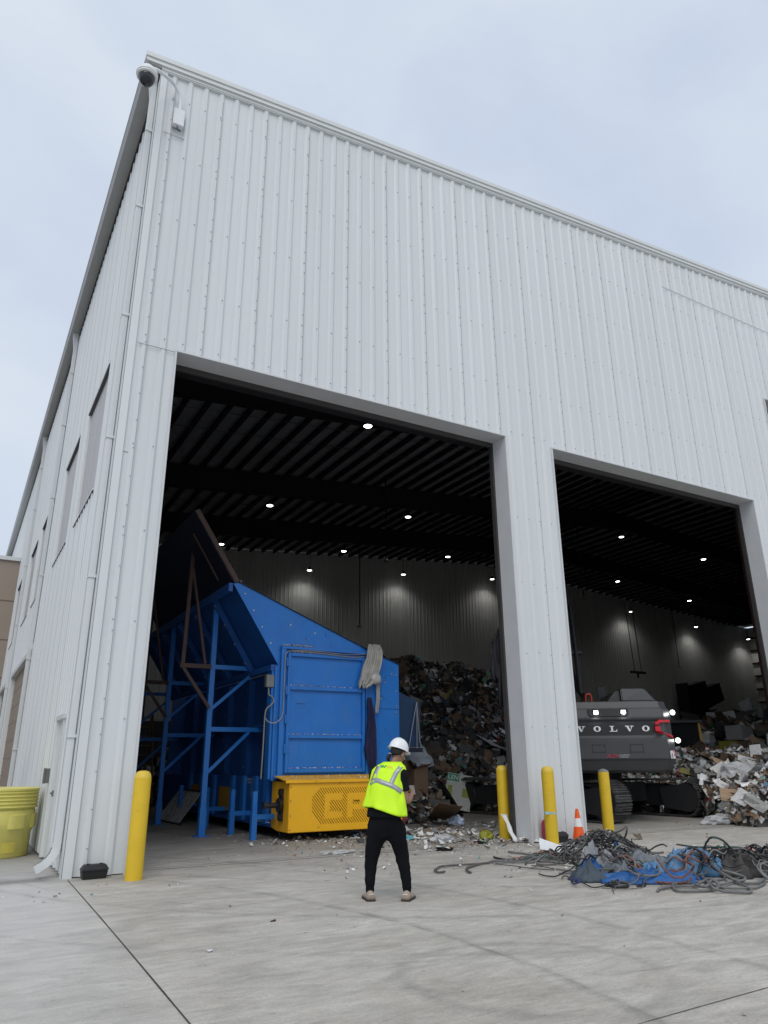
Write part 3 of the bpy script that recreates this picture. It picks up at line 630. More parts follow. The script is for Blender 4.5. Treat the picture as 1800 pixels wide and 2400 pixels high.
# ------------------------------------------------------------------ blue feed hopper
YF = 16.3
hm = thing('feed_hopper', 'large blue steel feed hopper with slanted end plate and amber chain guard', 'hopper machine', (8.0, 18.5, 0))
def B(g, name, m, parent=None, **k): return g.build(name, m, parent or hm, w=hm, **k)
PL = [(6.42, 1.25), (9.73, 1.25), (9.73, 3.97), (8.82, 4.29), (5.38, 5.64), (5.22, 5.62), (6.42, 3.79)]
def xz(pts, y): return [(a, y, b) for a, b in pts]
g = MB(); g.prism(xz(PL, YF), (0, .02, 0)); ep = B(g, 'end_plate', BLUE)
g = MB(); g.prism(xz([(9.75, 3.985), (8.82, 4.305), (5.36, 5.665), (5.36, 5.645), (8.82, 4.283), (9.75, 3.963)], YF-.03), (0, .08, 0)); B(g, 'top_flange', NAVY, ep)
g = MB()
for a, b in [(5.52, 5.40), (5.75, 5.02), (5.98, 4.65), (6.21, 4.28), (9.50, 3.72), (9.66, 3.70), (9.30, 3.50), (9.64, 3.30), (9.64, 2.93), (9.64, 2.78), (9.64, 2.15), (9.64, 1.6), (9.2, 3.1), (7.35, 4.6), (6.7, 4.75)]:
    g.lathe([(.028, 0), (.022, .012), (.005, .018)], (0, 0, 0), 8) if False else g.cbox((a, YF-.006, b), (.042, .012, .042))
B(g, 'bolt', mat('bright_bolt', (.55, .60, .66), .35, .6), ep, bevel=.006)
g = MB(); g.box((8.9, YF-.004, 2.853), (9.73, YF-.001, 2.862)); g.box((6.42, YF-.004, 4.12), (6.62, YF-.001, 4.128)); B(g, 'plate_seam', NAVY, ep)
g = MB()
for _ in range(70):
    cx_, cz_ = rnd.choice(((7.9, 4.45), (7.9, 4.45), (7.2, 4.5), (9.2, 3.4), (9.3, 2.3), (6.2, 4.6), (9.4, 1.7))); x_, z_ = rnd.gauss(cx_, .16), rnd.gauss(cz_, .14); l_ = rnd.choice((.01, .015, .02, .05)); an = rnd.uniform(0, 3.1)
    if 6.5 < x_ < 9.65 and (x_ > 8.85 or z_ > 4.26) and z_ < 5.2-.42*(x_-6.4): g.prism([(x_-l_*math.cos(an), YF, z_-l_*math.sin(an)), (x_+l_*math.cos(an), YF, z_+l_*math.sin(an)), (x_+l_*math.cos(an)+.006, YF, z_+l_*math.sin(an)+.008), (x_-l_*math.cos(an)+.004, YF, z_-l_*math.sin(an)+.01)], (0, -.002, 0))
tag(B(g, 'scuff', NAVY, ep), None, None, kind='stuff')
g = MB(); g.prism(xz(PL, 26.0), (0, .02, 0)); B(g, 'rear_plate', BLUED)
# access door
g = MB(); g.box((6.60, YF-.03, 1.36), (8.72, YF-.003, 4.10)); dr = B(g, 'access_door', BLUE)
g = MB()
for z0, z1 in ((4.0, 4.08), (3.22, 3.31), (2.13, 2.21), (1.38, 1.47)): g.box((6.72, YF-.10, z0), (8.62, YF-.031, z1))
g.box((6.64, YF-.10, 1.38), (6.715, YF-.031, 4.08)); g.box((8.625, YF-.10, 1.38), (8.70, YF-.031, 4.08)); B(g, 'door_rail', BLUE, dr, bevel=.008)
g = MB(); g.box((6.47, YF-.09, 1.30), (6.585, YF-.003, 4.16)); g.box((6.47, YF-.09, 4.165), (8.80, YF-.003, 4.23)); g.box((8.74, YF-.06, 1.3), (8.80, YF-.003, 4.16)); B(g, 'door_surround', BLUE)
g = MB()
for z in (3.75, 3.1, 2.45, 1.8): g.tube([(6.61, YF-.115, z), (6.61, YF-.115, z+.2)], .022, 8); g.box((6.60, YF-.112, z+.02), (6.72, YF-.1, z+.06))
B(g, 'hinge', BLUE, dr)
g = MB(); g.box((6.86, YF-.104, 2.90), (7.1, YF-.101, 2.91)); B(g, 'weld_mark', NAVY, dr)
# chain guard with the perforated letters
g = MB(); g.box((6.52, 15.6, .18), (9.36, 16.26, 1.20)); g.prism([(6.52, 16.262, .18), (6.52, 16.62, .24), (6.52, 16.62, 1.22), (6.52, 16.262, 1.2)], (.10, 0, 0)); gd = B(g, 'chain_guard', ORANGEY, bevel=.012)
g = MB(); g.prism([(6.42, 15.56, 1.205), (6.42, 16.24, 1.30), (6.42, 16.24, 1.325), (6.42, 15.56, 1.235)], (2.96, 0, 0)); g.box((6.42, 15.555, 1.18), (9.38, 15.575, 1.24)); B(g, 'guard_lid', ORANGEY, gd)
def inC(x, z):   # letter mask in metres from the logo's lower left corner
    def rc(a, b, c, d): return a <= x <= c and b <= z <= d
    C = (rc(.30, .12, .74, .25) or rc(.30, .12, .43, .62) or rc(.30, .49, .74, .62))
    P = (rc(.86, .12, .99, .62) or rc(.86, .49, 1.32, .62) or rc(.86, .27, 1.32, .38) or rc(1.19, .27, 1.32, .62))
    return C or P
g = MB(); W_, H_ = 1.66, .74
for k in range(-14, 40):
    s0 = None
    for q in range(0, 75):
        z = H_-q*.01; x = k*.062+(q*.01)*.82
        ok = 0 < x < W_ and x+z > .22 and (W_-x)+(H_-z) > .22 and (x+H_-z) > .18 and (W_-x+z) > .18 and not inC(x, z)
        if ok and s0 is None: s0 = (x, z)
        if (not ok or q == 74) and s0 is not None:
            if s0[1]-z > .025: g.prism([(7.06+s0[0]-.0065, 15.598, .33+s0[1]), (7.06+s0[0]+.0065, 15.598, .33+s0[1]), (7.06+x+.0065, 15.598, .33+z), (7.06+x-.0065, 15.598, .33+z)], (0, -.002, 0))
            s0 = None
g.box((7.06+1.02, 15.594, .33+.44), (7.06+1.16, 15.598, .33+.455)); B(g, 'perforated_letters', mat('guard_slot', (.03, .016, .004), .9, spec=.1), gd)
g = MB()
for x in (6.56, 9.32):
    for z in (.24, .52, .82, 1.1): g.cbox((x, 15.595, z), (.022, .01, .022))
B(g, 'guard_screw', SCREW, gd)
g = MB(); g.M = Matrix.Translation((6.50, 15.98, .72)) @ Matrix.Rotation(R(-90), 4, 'Y')
g.lathe([(.13, 0), (.15, .02), (.15, .08), (.10, .10), (.055, .11), (.055, .34), (.07, .34), (.07, .40)], n=18); g.M = Matrix.Identity(4)
g.box((6.47, 15.90, .40), (6.518, 16.06, 1.06)); g.box((6.44, 15.92, .42), (6.47, 16.04, .53)); g.box((6.44, 15.92, .93), (6.47, 16.04, 1.04)); g.box((6.08, 15.93, .66), (6.18, 16.05, .80)); B(g, 'shaft_bearing', mat('greasy_iron', (.03, .03, .032), .35, .4, var=.4, vscale=12), smooth=True)
# sloping side wall, stiffeners, deflector plate
nrm = Vector((-1.84, 0, -1.2)).normalized()
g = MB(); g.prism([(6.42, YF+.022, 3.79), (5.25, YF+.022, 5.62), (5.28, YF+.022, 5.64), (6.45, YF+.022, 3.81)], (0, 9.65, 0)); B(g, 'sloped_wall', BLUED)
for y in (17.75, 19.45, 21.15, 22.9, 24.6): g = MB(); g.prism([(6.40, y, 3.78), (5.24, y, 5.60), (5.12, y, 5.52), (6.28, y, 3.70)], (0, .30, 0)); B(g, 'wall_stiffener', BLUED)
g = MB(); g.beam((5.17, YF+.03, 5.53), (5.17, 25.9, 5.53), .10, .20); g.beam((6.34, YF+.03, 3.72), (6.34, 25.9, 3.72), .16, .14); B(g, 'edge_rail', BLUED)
g = MB(); g.prism([(5.30, YF-.0, 5.68), (4.22, YF, 7.29), (4.16, YF, 7.26), (5.22, YF, 5.65)], (0, 7.4, 0)); dp = B(g, 'deflector_plate', NAVY)
g = MB(); g.prism([(5.36, YF-.03, 5.69), (4.27, YF-.03, 7.32), (4.17, YF-.03, 7.26), (5.25, YF-.03, 5.64)], (0, .02, 0)); g.prism([(5.05, 16.9, 5.80), (4.35, 16.9, 6.90), (4.32, 16.9, 6.88), (5.02, 16.9, 5.78)], (0, .03, 0)); B(g, 'deflector_edge', RUST, dp)
def brace(y, dz=0):
    g = MB(); g.beam((4.56, y, 3.84+dz), (4.60, y, 6.72+dz), .085, .085); g.beam((4.62, y-.03, 6.25+dz), (5.10, y-.03, 3.90+dz), .06, .06); g.beam((4.5, y, 3.84+dz), (5.26, y, 3.84+dz), .10, .10); g.beam((4.57, y-.01, 3.80+dz), (5.28, y-.01, 2.86+dz), .06, .075)
    B(g, 'deflector_brace', RUST)
brace(17.80); brace(22.0)
# lower side: ribbed wall, shelf, posts
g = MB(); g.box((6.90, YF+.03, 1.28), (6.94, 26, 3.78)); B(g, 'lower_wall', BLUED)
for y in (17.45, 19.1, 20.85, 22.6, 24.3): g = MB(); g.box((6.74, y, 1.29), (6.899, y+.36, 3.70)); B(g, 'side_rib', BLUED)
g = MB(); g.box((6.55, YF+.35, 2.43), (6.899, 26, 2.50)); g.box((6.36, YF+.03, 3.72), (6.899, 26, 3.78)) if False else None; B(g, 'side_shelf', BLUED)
g = MB()
for y in (17.63, 19.28, 21.03, 22.78):
    for z in (1.5, 2.2, 2.9, 3.45): g.cbox((6.733, y, z), (.012, .045, .045))
for y in (17.9, 19.6, 21.3, 23.05):
    for q in (.15, .4, .65, .9): g.cbox((6.28-1.16*q+(-.015), y-.18, 3.70+1.82*q-.01), (.03, .045, .045))
B(g, 'side_bolt', mat('dull_bolt', (.22, .26, .32), .4, .6))
g = MB(); g.box((6.36, YF+.0, 1.22), (6.415, YF+.14, 3.76)); g.box((6.30, YF+.05, 1.25), (6.355, YF+.30, 3.72)); B(g, 'corner_post', BLUE)
# legs of the hopper
for y in (17.89, 22.1, 26.0):
    g = MB(); g.box((5.26, y-.065, .30), (5.38, y+.065, 5.50)); g.box((5.245, y-.08, 0), (5.395, y+.08, .62)); g.box((5.15, y-.14, 0.006), (5.49, y+.14, .02)); B(g, 'hopper_leg', BLUE)
    g = MB()
    for z in (3.85, 2.375): g.beam((5.37, y-.01, z), (6.75, y-.01, z), .09, .105)
    g.beam((5.37, y-.02, 2.86), (6.42, y-.02, 3.78), .06, .075); g.beam((5.37, y-.02, 1.40), (6.34, y-.02, 2.32), .06, .075); B(g, 'leg_brace', BLUE)
# chain conveyor channel
g = MB(); g.box((6.60, 16.62, .30), (9.5, 27.5, 1.27)); g.box((6.56, 16.64, .22), (6.66, 27.5, .30)); ch = B(g, 'conveyor_channel', BLUED)
for y in (16.95, 17.7, 18.55, 19.4, 21.0, 22.2, 23.4): g = MB(); g.box((6.52, y, .28), (6.598, y+.22, 1.30)); B(g, 'channel_rib', BLUE, ch)
for y in (19.74, 22.5): g = MB(); g.box((6.545, y, .44), (6.598, y+.86, 1.0)); B(g, 'side_cover', mat('shop_yellow', (.38, .20, .012), .5, var=.1), ch)
g = MB()
for y in (17.05, 17.8, 18.65, 19.5):
    for z in (.42, 1.2): g.cbox((6.516, y+.06, z), (.01, .03, .03))
B(g, 'channel_bolt', SCREW, ch)
g = MB()
for i, (w_, n_) in enumerate(((.30, 4), (.27, 3), (.06, 1), (.06, 1), (.06, 1), (.06, 1))):
    for q in range(n_): g.box((6.596, 18.18-.32*0+q*w_/n_*1.15, 1.20-i*.075), (6.599, 18.18+(q+.75)*w_/n_*1.15, 1.235-i*.075))
B(g, 'stencil_label', mat('stencil_paint', (.35, .38, .42), .6), ch)
for y in (16.45, 17.96, 20.0, 22.6):
    g = MB(); g.box((6.0, y-.055, .02), (6.10, y+.055, 1.0)); g.box((5.99, y-.065, .0), (6.11, y+.065, .52)); g.box((6.10, y-.04, .42), (6.60, y+.04, .52)); B(g, 'channel_leg', BLUE)
# wing panel to the right
g = MB(); g.prism(xz([(10.50, 2.0), (11.46, 1.98), (11.46, 3.18), (10.50, 3.60)], 18.05), (0, .05, 0)); wp = B(g, 'wing_panel', mat('shaded_blue_steel', (.008, .045, .13), .5, var=.25, vscale=3, dirt=((.015, .018, .025), 4, .5, .25, .8)))  # hopper blue darkened to paint in shade, with grime blotches over it
g = MB(); g.box((10.5, 18.0, 1.85), (11.5, 18.1, 1.97)); g.beam((9.73, YF+.1, 2.4), (10.52, 18.05, 2.4), .08, .1); g.beam((9.73, YF+.1, 3.6), (10.52, 18.05, 3.4), .08, .1); B(g, 'wing_bracket', NAVY, wp)
g = MB(); g.tube([(11.33, 18.0, 3.2), (11.02, 17.98, 1.9)], .012, 4); g.tube([(11.34, 18.0, 3.2), (11.30, 17.98, 1.95)], .012, 4); g.tube([(11.33, 18.0, 3.2), (11.40, 17.98, 2.1)], .01, 4); tag(g.build('twine', mat('pale_twine', (.42, .43, .44), .8)), 'pale loose twine hanging over the dark blue wing panel', 'twine')
# electrical bits
g = MB(); g.box((6.16, YF+.02, 3.27), (6.355, YF+.17, 3.55)); B(g, 'junction_box', GALV, bevel=.008)
g = MB(); g.tube(smooth_path([(6.24, YF+.08, 3.27), (6.25, YF+.06, 3.10), (6.31, YF+.02, 3.05), (6.34, YF-.02, 2.96), (6.30, YF-.02, 2.88), (6.17, YF-.02, 2.76), (6.14, YF-.02, 2.55), (6.13, YF-.02, 1.9), (6.12, YF+.0, 1.26)]), .016, 6)
g.tube(smooth_path([(6.15, YF-.02, 2.56), (6.25, YF-.06, 2.47), (6.40, YF-.11, 2.48), (6.53, YF-.12, 2.66), (6.545, YF-.12, 3.2), (6.55, YF-.12, 3.85), (6.58, YF-.12, 4.06), (6.75, YF-.12, 4.11), (7.5, YF-.12, 4.10), (8.3, YF-.12, 4.06), (8.66, YF-.12, 4.10)]), .012, 6)
g.tube(smooth_path([(6.7, YF-.12, 4.13), (7.4, YF-.12, 4.145), (8.1, YF-.12, 4.12), (8.7, YF-.12, 4.16)]), .01, 5); B(g, 'conduit', CONDUIT)
# fluff and paper crumbs lying on the ledges of the hopper
g = MB(); WH = [(.62, .62, .62), (.5, .5, .48), (.7, .72, .74), (.35, .33, .30), (.25, .2, .16)]
def crumbs(n, fx, s=.022):
    for _ in range(n): g.sheet(fx(), rnd.uniform(.5, 1.7)*s, rnd.uniform(.5, 1.5)*s, rot_rand(.7), .3, 1, rnd.choice(WH))
U = rnd.uniform
for z in (4.083, 3.313, 2.213, 1.473): crumbs(110 if z < 4 else 40, lambda: (U(6.72, 8.62), U(YF-.095, YF-.035), z+.012))
crumbs(160, lambda: (U(6.5, 7.3), U(YF-.08, YF-.01), 4.25+abs(rnd.gauss(0, .015)))); crumbs(90, lambda: (U(6.44, 9.3), U(15.6, 16.2), 1.27+.14*(0)+abs(rnd.gauss(0, .03))), .03); crumbs(50, lambda: (U(5.22, 5.42), U(YF-.02, YF+.05), 5.67+abs(rnd.gauss(0, .02)))); crumbs(50, lambda: (U(6.53, 6.60), U(16.7, 18), .315))
tag(g.build('paper_crumbs', PAPER, attr=True), 'grey fluff and paper crumbs settled on the hopper ledges', 'fluff', kind='stuff')
# cloths caught on the hopper
def drape(name, label, cat, m, cols, y, parent=None, n=14, fold=.05, ph=0, rag=.045):
    g = MB(); rs = []       # cols: list of (z, x0, x1)
    P = []
    for a, b in zip(cols, cols[1:]):
        for q in range(5): t_ = q/5; P.append([a[k]+(b[k]-a[k])*t_ for k in range(3)])
    P.append(cols[-1])
    for z, x0, x1 in P:
        rs.append([(x0+(x1-x0)*k/n+.012*noise.noise((k*.7, z*3, ph)), y-.02-fold*(.5+.5*math.sin(k*1.9+ph+z*1.3))-.05*abs(noise.noise((k*.35, z*2.1, ph))), z+rag*(1 if z < cols[-1][0]+.12 else .2)*noise.noise((k*.8, z*.5, ph+9))) for k in range(n+1)])
    g.rings(rs, cap=False, closed=False); o = g.build(name, m, parent, smooth='all'); md = o.modifiers.new('thickness', 'SOLIDIFY'); md.thickness = .008
    return tag(o, label, cat) if label else o
CLOTH = mat('dirty_white_cloth', (.40, .39, .36), .85, var=.25, vscale=5, bump=.4, bscale=14)
drape('rag', 'torn dirty white rag hanging over the hopper edge', 'rag', CLOTH, [(4.40, 8.74, 9.06), (4.27, 8.72, 9.15), (4.05, 8.68, 9.13), (3.8, 8.58, 9.08), (3.55, 8.52, 8.98), (3.36, 8.47, 8.74)], YF-.12, n=26, fold=.10, rag=.16)
drape('film_strip', 'narrow strip of grey plastic film hanging under the white rag', 'plastic strip', mat('grey_film', (.36, .35, .35), .35, var=.15, alpha=.8), [(3.5, 9.02, 9.12), (3.0, 9.0, 9.10), (2.72, 8.99, 9.06)], YF-.06, n=6, ph=6, fold=.03)
drape('navy_cloth', 'long twisted dark navy cloth hanging down the hopper front', 'cloth', mat('navy_cloth', (.016, .017, .06), .85, var=.3, vscale=4), [(3.10, 8.72, 8.82), (2.7, 8.74, 8.92), (2.3, 8.72, 8.98), (1.9, 8.66, 8.99), (1.65, 8.72, 8.98), (1.36, 8.84, 8.96)], YF-.11, ph=8, fold=.07)
g = MB(); n_ = 12; rs = []
for j in range(9):
    a = math.pi*j/8; ra = .125*math.sin(a)+.004
    rs.append([(8.95+ra*1.25*math.cos(6.283*k/n_)*(1+.3*noise.noise((k*.9, j*.8, 1))), YF-.2+ra*.6*math.sin(6.283*k/n_), 3.56-.14*math.cos(a)+.04*noise.noise((k*1.1, j, 5))) for k in range(n_)])
g.rings(rs); tag(g.build('film_bag', mat('grey_film_bag', (.42, .41, .39), .25, var=.3, vscale=12, bump=.5, bscale=20), smooth='all'), 'crumpled grey plastic bag caught under the white rag', 'plastic bag')
# slatted pallet and ladder behind the hopper legs
t = thing('slatted_grate', 'dark slatted grate leaning on the floor behind the blue legs', 'grate', (5.72, 22.7, 0), R(-88))
g = MB(); g.M = Matrix.Rotation(R(-34), 4, 'X')
SLAT = mat('worn_grey_slat', (.36, .36, .34), .6, var=.3, vscale=5); FR = mat('dark_grate_frame', (.02, .02, .022), .7)
for k in range(9): g.beam((-1.0+.25*k, 0, .05), (-.8+.25*k, 0, 1.0), .10, .03, (0, 1, 0))
g.build('slat', SLAT, t); g = MB(); g.M = Matrix.Rotation(R(-34), 4, 'X'); g.beam((-1.15, .03, .03), (1.3, .03, .03), .08, .06); g.beam((-.9, .03, 1.02), (1.35, .03, 1.02), .08, .06); g.build('frame', FR, t)
t = thing('step_ladder', 'tall old step ladder standing in the dark behind the hopper', 'ladder', (6.1, 27.6, 0), R(8))
g = MB()
for x in (-.32, .32): g.beam((x, 0, 0), (x*.75, .5, 3.4), .05, .07); g.beam((x, 1.3, 0), (x*.75, .55, 3.4), .04, .05)
g.build('rail', mat('worn_ladder', (.20, .15, .06), .7, var=.2), t); WRUNG = mat('worn_rung', (.20, .15, .06), .7)
for k in range(10): g = MB(); g.beam((-.32+.008*k, .05*k+.02, .3+.32*k), (.32-.008*k, .05*k+.02, .3+.32*k), .08, .03); g.build('rung', WRUNG, t)

# ------------------------------------------------------------------ excavator
EA = R(36); EC = (17.72, 17.68)
ex = thing('excavator', 'dark grey tracked excavator seen from its counterweight inside the right doorway', 'excavator', (EC[0], EC[1], 0), -EA)
TR = Matrix.Rotation(R(4)+EA, 4, 'Z')          # the undercarriage points almost straight into the building
def track(xc, L_=5.7):
    n = 46; r_ = .50; y0 = -2.75; yt = y0+L_
    # belt path (y, z): bottom run, rear wheel, sagging top run, front wheel
    path = []
    for k in range(40): path.append((y0+r_+(L_-2*r_)*k/39, .05))
    for k in range(1, 14): a = -math.pi/2+math.pi*k/14; path.append((yt-r_+r_*math.cos(a), .05+r_+r_*math.sin(a)))
    for k in range(40): tt = k/39; path.append((yt-r_-(L_-2*r_)*tt, .05+2*r_-.05*math.sin(math.pi*tt)))
    for k in range(1, 14): a = math.pi/2+math.pi*k/14; path.append((y0+r_+r_*math.cos(a), .05+r_+r_*math.sin(a)))
    P = [Vector((0, a, b)) for a, b in path]; P.append(P[0]); seg = [(b-a).length for a, b in zip(P, P[1:])]; tot = sum(seg)
    g = MB(); ns = int(tot/.215)
    for k in range(ns):
        d = tot*k/ns; i = 0
        while d > seg[i]: d -= seg[i]; i += 1
        p = P[i].lerp(P[i+1], d/seg[i]); t_ = (P[i+1]-P[i]).normalized(); nn = Vector((0, t_.z, -t_.y))   # outward
        g.M = TR
        q0 = Vector((xc, 0, 0))+p
        a, b = q0-t_*.098, q0+t_*.098
        g.beam(a+nn*.0, b+nn*.0, .62, .03, nn)
        for o_ in (-.07, 0, .07): g.beam(q0+t_*o_+nn*.032-Vector((.31, 0, 0)), q0+t_*o_+nn*.032+Vector((.31, 0, 0)), .018, .036, nn)
    tb = g.build('track_belt', TRACK, ex)
    g = MB(); g.M = TR
    g.box((xc-.22, y0+.75, .30), (xc+.22, yt-.75, .78)); g.prism([(xc-.2, y0+.8, .78), (xc-.2, yt-.8, .78), (xc-.2, yt-1.3, .88), (xc-.2, y0+1.4, .92)], (.4, 0, 0)); g.build('track_frame', EXCD, tb)
    for yy, rr_ in ((y0+r_, .40), (yt-r_, .40)):
        g = MB(); g.M = TR @ Matrix.Translation((xc, yy, .55)) @ Matrix.Rotation(R(90), 4, 'Y'); g.lathe([(.12, -.25), (rr_-.06, -.25), (rr_, -.2), (rr_, .2), (rr_-.06, .25), (.12, .25)], n=24); g.build('drive_wheel', EXCD, tb, smooth=True)
    g = MB(); g.M = TR
    for sx in (-.235, .235):
        hull = [(y0+.42+.40*math.cos(a_), .55+.40*math.sin(a_)) for a_ in [R(q) for q in range(70, 291, 20)]]+[(y0+1.25, .24), (y0+1.35, .80)]
        g.prism([(xc+sx, a, b) for a, b in hull], (.035 if sx > 0 else -.035, 0, 0))
    g.build('drive_cover', mat('drive_cover_paint', (.032, .033, .036), .45), tb, bevel=.012)
    g = MB(); g.M = TR
    for k in range(6): g.M = TR @ Matrix.Translation((xc, y0+1.2+k*.65, .17)) @ Matrix.Rotation(R(90), 4, 'Y'); g.lathe([(.12, -.2), (.12, .2)], n=12)
    g.build('track_roller', EXCD, tb, smooth=True)
    g = MB(); g.M = TR; g.box((xc-.25, -.25, .60), (xc-.222, -.02, .66)) ; g.build('frame_plate', GALV, tb)
track(-2.22, 6.6); track(1.38)
g = MB(); g.M = TR; g.box((-1.7, -.9, .42), (1.15, .9, .95)); g.M = Matrix.Identity(4); g.lathe([(.75, .92), (.75, 1.24)], n=28); g.build('carbody', EXCD, ex)
# upper structure
def lv(z, yr, hw, ch=.27, yf=-2.55): return [(-hw+ch, yr, z), (hw-ch, yr, z), (hw, yr+.36, z), (hw, yf, z), (-hw, yf, z), (-hw, yr+.36, z)]
g = MB(); g.rings([lv(1.30, -3.30, 1.50), lv(1.34, -3.42, 1.56), lv(1.60, -3.55, 1.62), lv(1.63, -3.60, 1.64), lv(2.12, -3.62, 1.64), lv(2.18, -3.56, 1.62), lv(2.21, -3.54, 1.62), lv(2.60, -3.52, 1.62), lv(2.64, -3.58, 1.63), lv(2.70, -3.60, 1.63), lv(2.93, -3.55, 1.60), lv(2.96, -3.45, 1.58), lv(3.13, -3.40, 1.55), lv(3.15, -3.35, 1.5)]); cw = g.build('counterweight', EXC, ex, bevel=.012)
g = MB(); g.prism([(-1.33, -3.527, 2.235), (1.02, -3.527, 2.235), (1.2, -3.532, 2.40), (1.02, -3.527, 2.585), (-1.33, -3.527, 2.585)], (0, -.012, 0)); g.build('name_band', EXCD, cw)
# slab serif word
def letter(g, ch, x, z, w, h, y):
    t_ = .30*w; s_ = .16*h
    P = lambda pts: g.prism([(x+a*w, y, z+b*h) for a, b in pts], (0, -.008, 0))
    if ch == 'V':
        P([(-.40, .9), (-.12, .9), (.10, .25), (.03, 0), (-.06, 0)]); P([(.24, .9), (.38, .9), (.06, 0), (.03, .02), (.10, .25)])
        P([(-.52, .86), (-.02, .86), (-.02, 1), (-.52, 1)]); P([(.12, .86), (.52, .86), (.52, 1), (.12, 1)])
    if ch == 'L':
        P([(-.28, .12), (-.04, .12), (-.04, .88), (-.28, .88)]); P([(-.46, .88), (.12, .88), (.12, 1), (-.46, 1)]); P([(-.46, 0), (.46, 0), (.46, .12), (-.46, .12)]); P([(.34, .12), (.46, .12), (.46, .38), (.40, .38)])
    if ch == 'O':
        n = 20
        for k in range(n):
            a, b = 6.2832*k/n, 6.2832*(k+1)/n
            P([(.46*math.cos(a), .5+.5*math.sin(a)), (.46*math.cos(b), .5+.5*math.sin(b)), (.20*math.cos(b), .5+.37*math.sin(b)), (.20*math.cos(a), .5+.37*math.sin(a))])
g = MB()
for k, c in enumerate('VOLVO'): letter(g, c, -.86+.43*k, 2.335, .215, .15, -3.5395)
g.build('lettering', LETTER, cw)
# light recess and work lights
g = MB(); g.prism([(-.66, -3.585, 2.94), (.44, -3.585, 2.94), (.43, -3.60, 2.79), (.38, -3.612, 2.735), (-.60, -3.612, 2.735), (-.64, -3.60, 2.79)], (0, -.02, 0)); rc = g.build('light_recess', EXCD, cw, bevel=.01)
for x in (-.44, .29):
    g = MB(); g.box((x-.075, -3.655, 2.775), (x+.075, -3.62, 2.905)); hl = g.build('work_light', BLACK, cw, bevel=.012)
    g = MB(); g.box((x-.06, -3.663, 2.79), (x+.06, -3.656, 2.89)); g.build('light_lens', WORK, hl, bevel=.003)
    li = bpy.data.lights.new('work_beam', 'SPOT'); li.energy = 12; li.spot_size = R(120); li.spot_blend = .8; lo = bpy.data.objects.new('work_beam', li); COL.objects.link(lo); lo.parent = hl; lo.location = (x, -3.70, 2.84); lo.rotation_euler = (R(75), 0, 0)
for i, (x, y, z) in enumerate(((1.72, -3.10, 2.84), (1.78, -3.06, 2.10))):
    g = MB(); g.lathe([(.07, -.09), (.085, .0), (.085, .03)], n=14); hl = g.build('side_light', BLACK, ex); hl.matrix_local = Matrix.Translation((x, y, z)) @ Matrix.Rotation(R(90), 4, 'X')
    g = MB(); g.lathe([(.07, .032), (.05, .045), (.002, .05)], n=14, cap=False); g.build('light_lens', WORK, hl)
    li = bpy.data.lights.new('work_beam', 'SPOT'); li.energy = 8; li.spot_size = R(130); li.spot_blend = .8; lo = bpy.data.objects.new('work_beam', li); COL.objects.link(lo); lo.parent = hl; lo.location = (0, 0, .08); lo.rotation_euler = (R(180), 0, 0)
# tail lamp
zz = lambda a, b: ((a-540)/236-.04, 1.6+(382-.3315*b)*.0118)
def tl(pts, y0): return [(zz(a, b)[0], y0, zz(a, b)[1]) for a, b in pts]
def onface(x, z): return -3.63 if x < 1.36 else -3.63+(x-1.36)*1.30
g = MB()
for poly in ([(808, 908), (836, 889), (915, 889), (915, 905), (842, 908), (832, 920), (808, 922)], [(806, 932), (838, 932), (838, 966), (928, 994), (928, 1008), (828, 980), (806, 964)]):
    pts = [zz(a, b) for a, b in poly]; fr_ = [(x, onface(x, z)-.012, z) for x, z in pts]; bk = [(x, onface(x, z)+.08, z) for x, z in pts]
    # fan of thin prisms so the lamp follows the corner
    c_ = len(pts); i0 = g.av(fr_+bk); g.af([i0+k for k in range(c_)]); g.af([i0+c_+k for k in range(c_)][::-1])
    for k in range(c_): g.af((i0+k, i0+c_+k, i0+c_+(k+1) % c_, i0+(k+1) % c_))
g.build('tail_lamp', RED, cw)
def panel_outline(name, x0, x1, z0, z1, m, y=-3.622, t_=.010):
    g = MB(); g.box((x0, y-.004, z0), (x1, y, z0+t_)); g.box((x0, y-.004, z1-t_), (x1, y, z1)); g.box((x0, y-.004, z0+t_), (x0+t_, y, z1-t_)); g.box((x1-t_, y-.004, z0+t_), (x1, y, z1-t_))
    for x in (x0, x1):
        for z in (z0, z1): g.cbox((x, y-.006, z), (.022, .006, .022))
    g.build(name, EXCD, cw)
panel_outline('hatch_cover', -.62, -.28, 1.80, 2.00, EXCD); panel_outline('hatch_cover', .38, .72, 1.80, 2.00, EXCD)
MX = Matrix.Translation((-.12, -3.625, 1.70)) @ Matrix.Rotation(R(90), 4, 'X')
text('dealer_lettering', 'ALTA', .125, MX, REDTEXT, cw, shear=.35, bold=.002)
text('dealer_lettering', 'EQUIPMENT', .052, Matrix.Translation((.20, -3.625, 1.722)) @ Matrix.Rotation(R(90), 4, 'X'), mat('pale_lettering', (.38, .39, .41), .6), cw, bold=.001)
text('dealer_lettering', 'COMPANY', .052, Matrix.Translation((.19, -3.625, 1.672)) @ Matrix.Rotation(R(90), 4, 'X'), bpy.data.materials['pale_lettering'], cw, bold=.001)
AW = Matrix.Translation((1.505, -3.452, 1.73)) @ Matrix.Rotation(R(53), 4, 'Z')
g = MB(); g.M = AW; g.box((-.15, -.012, -.10), (.15, -.0, .10)); wl = g.build('warning_label', LETTER, cw)
g = MB(); g.M = AW; g.box((.118, -.016, -.10), (.152, -.0125, .10)); g.box((.0, -.0155, .06), (.115, -.0125, .085)); g.build('label_stripe', RED, wl)
g = MB(); g.M = AW
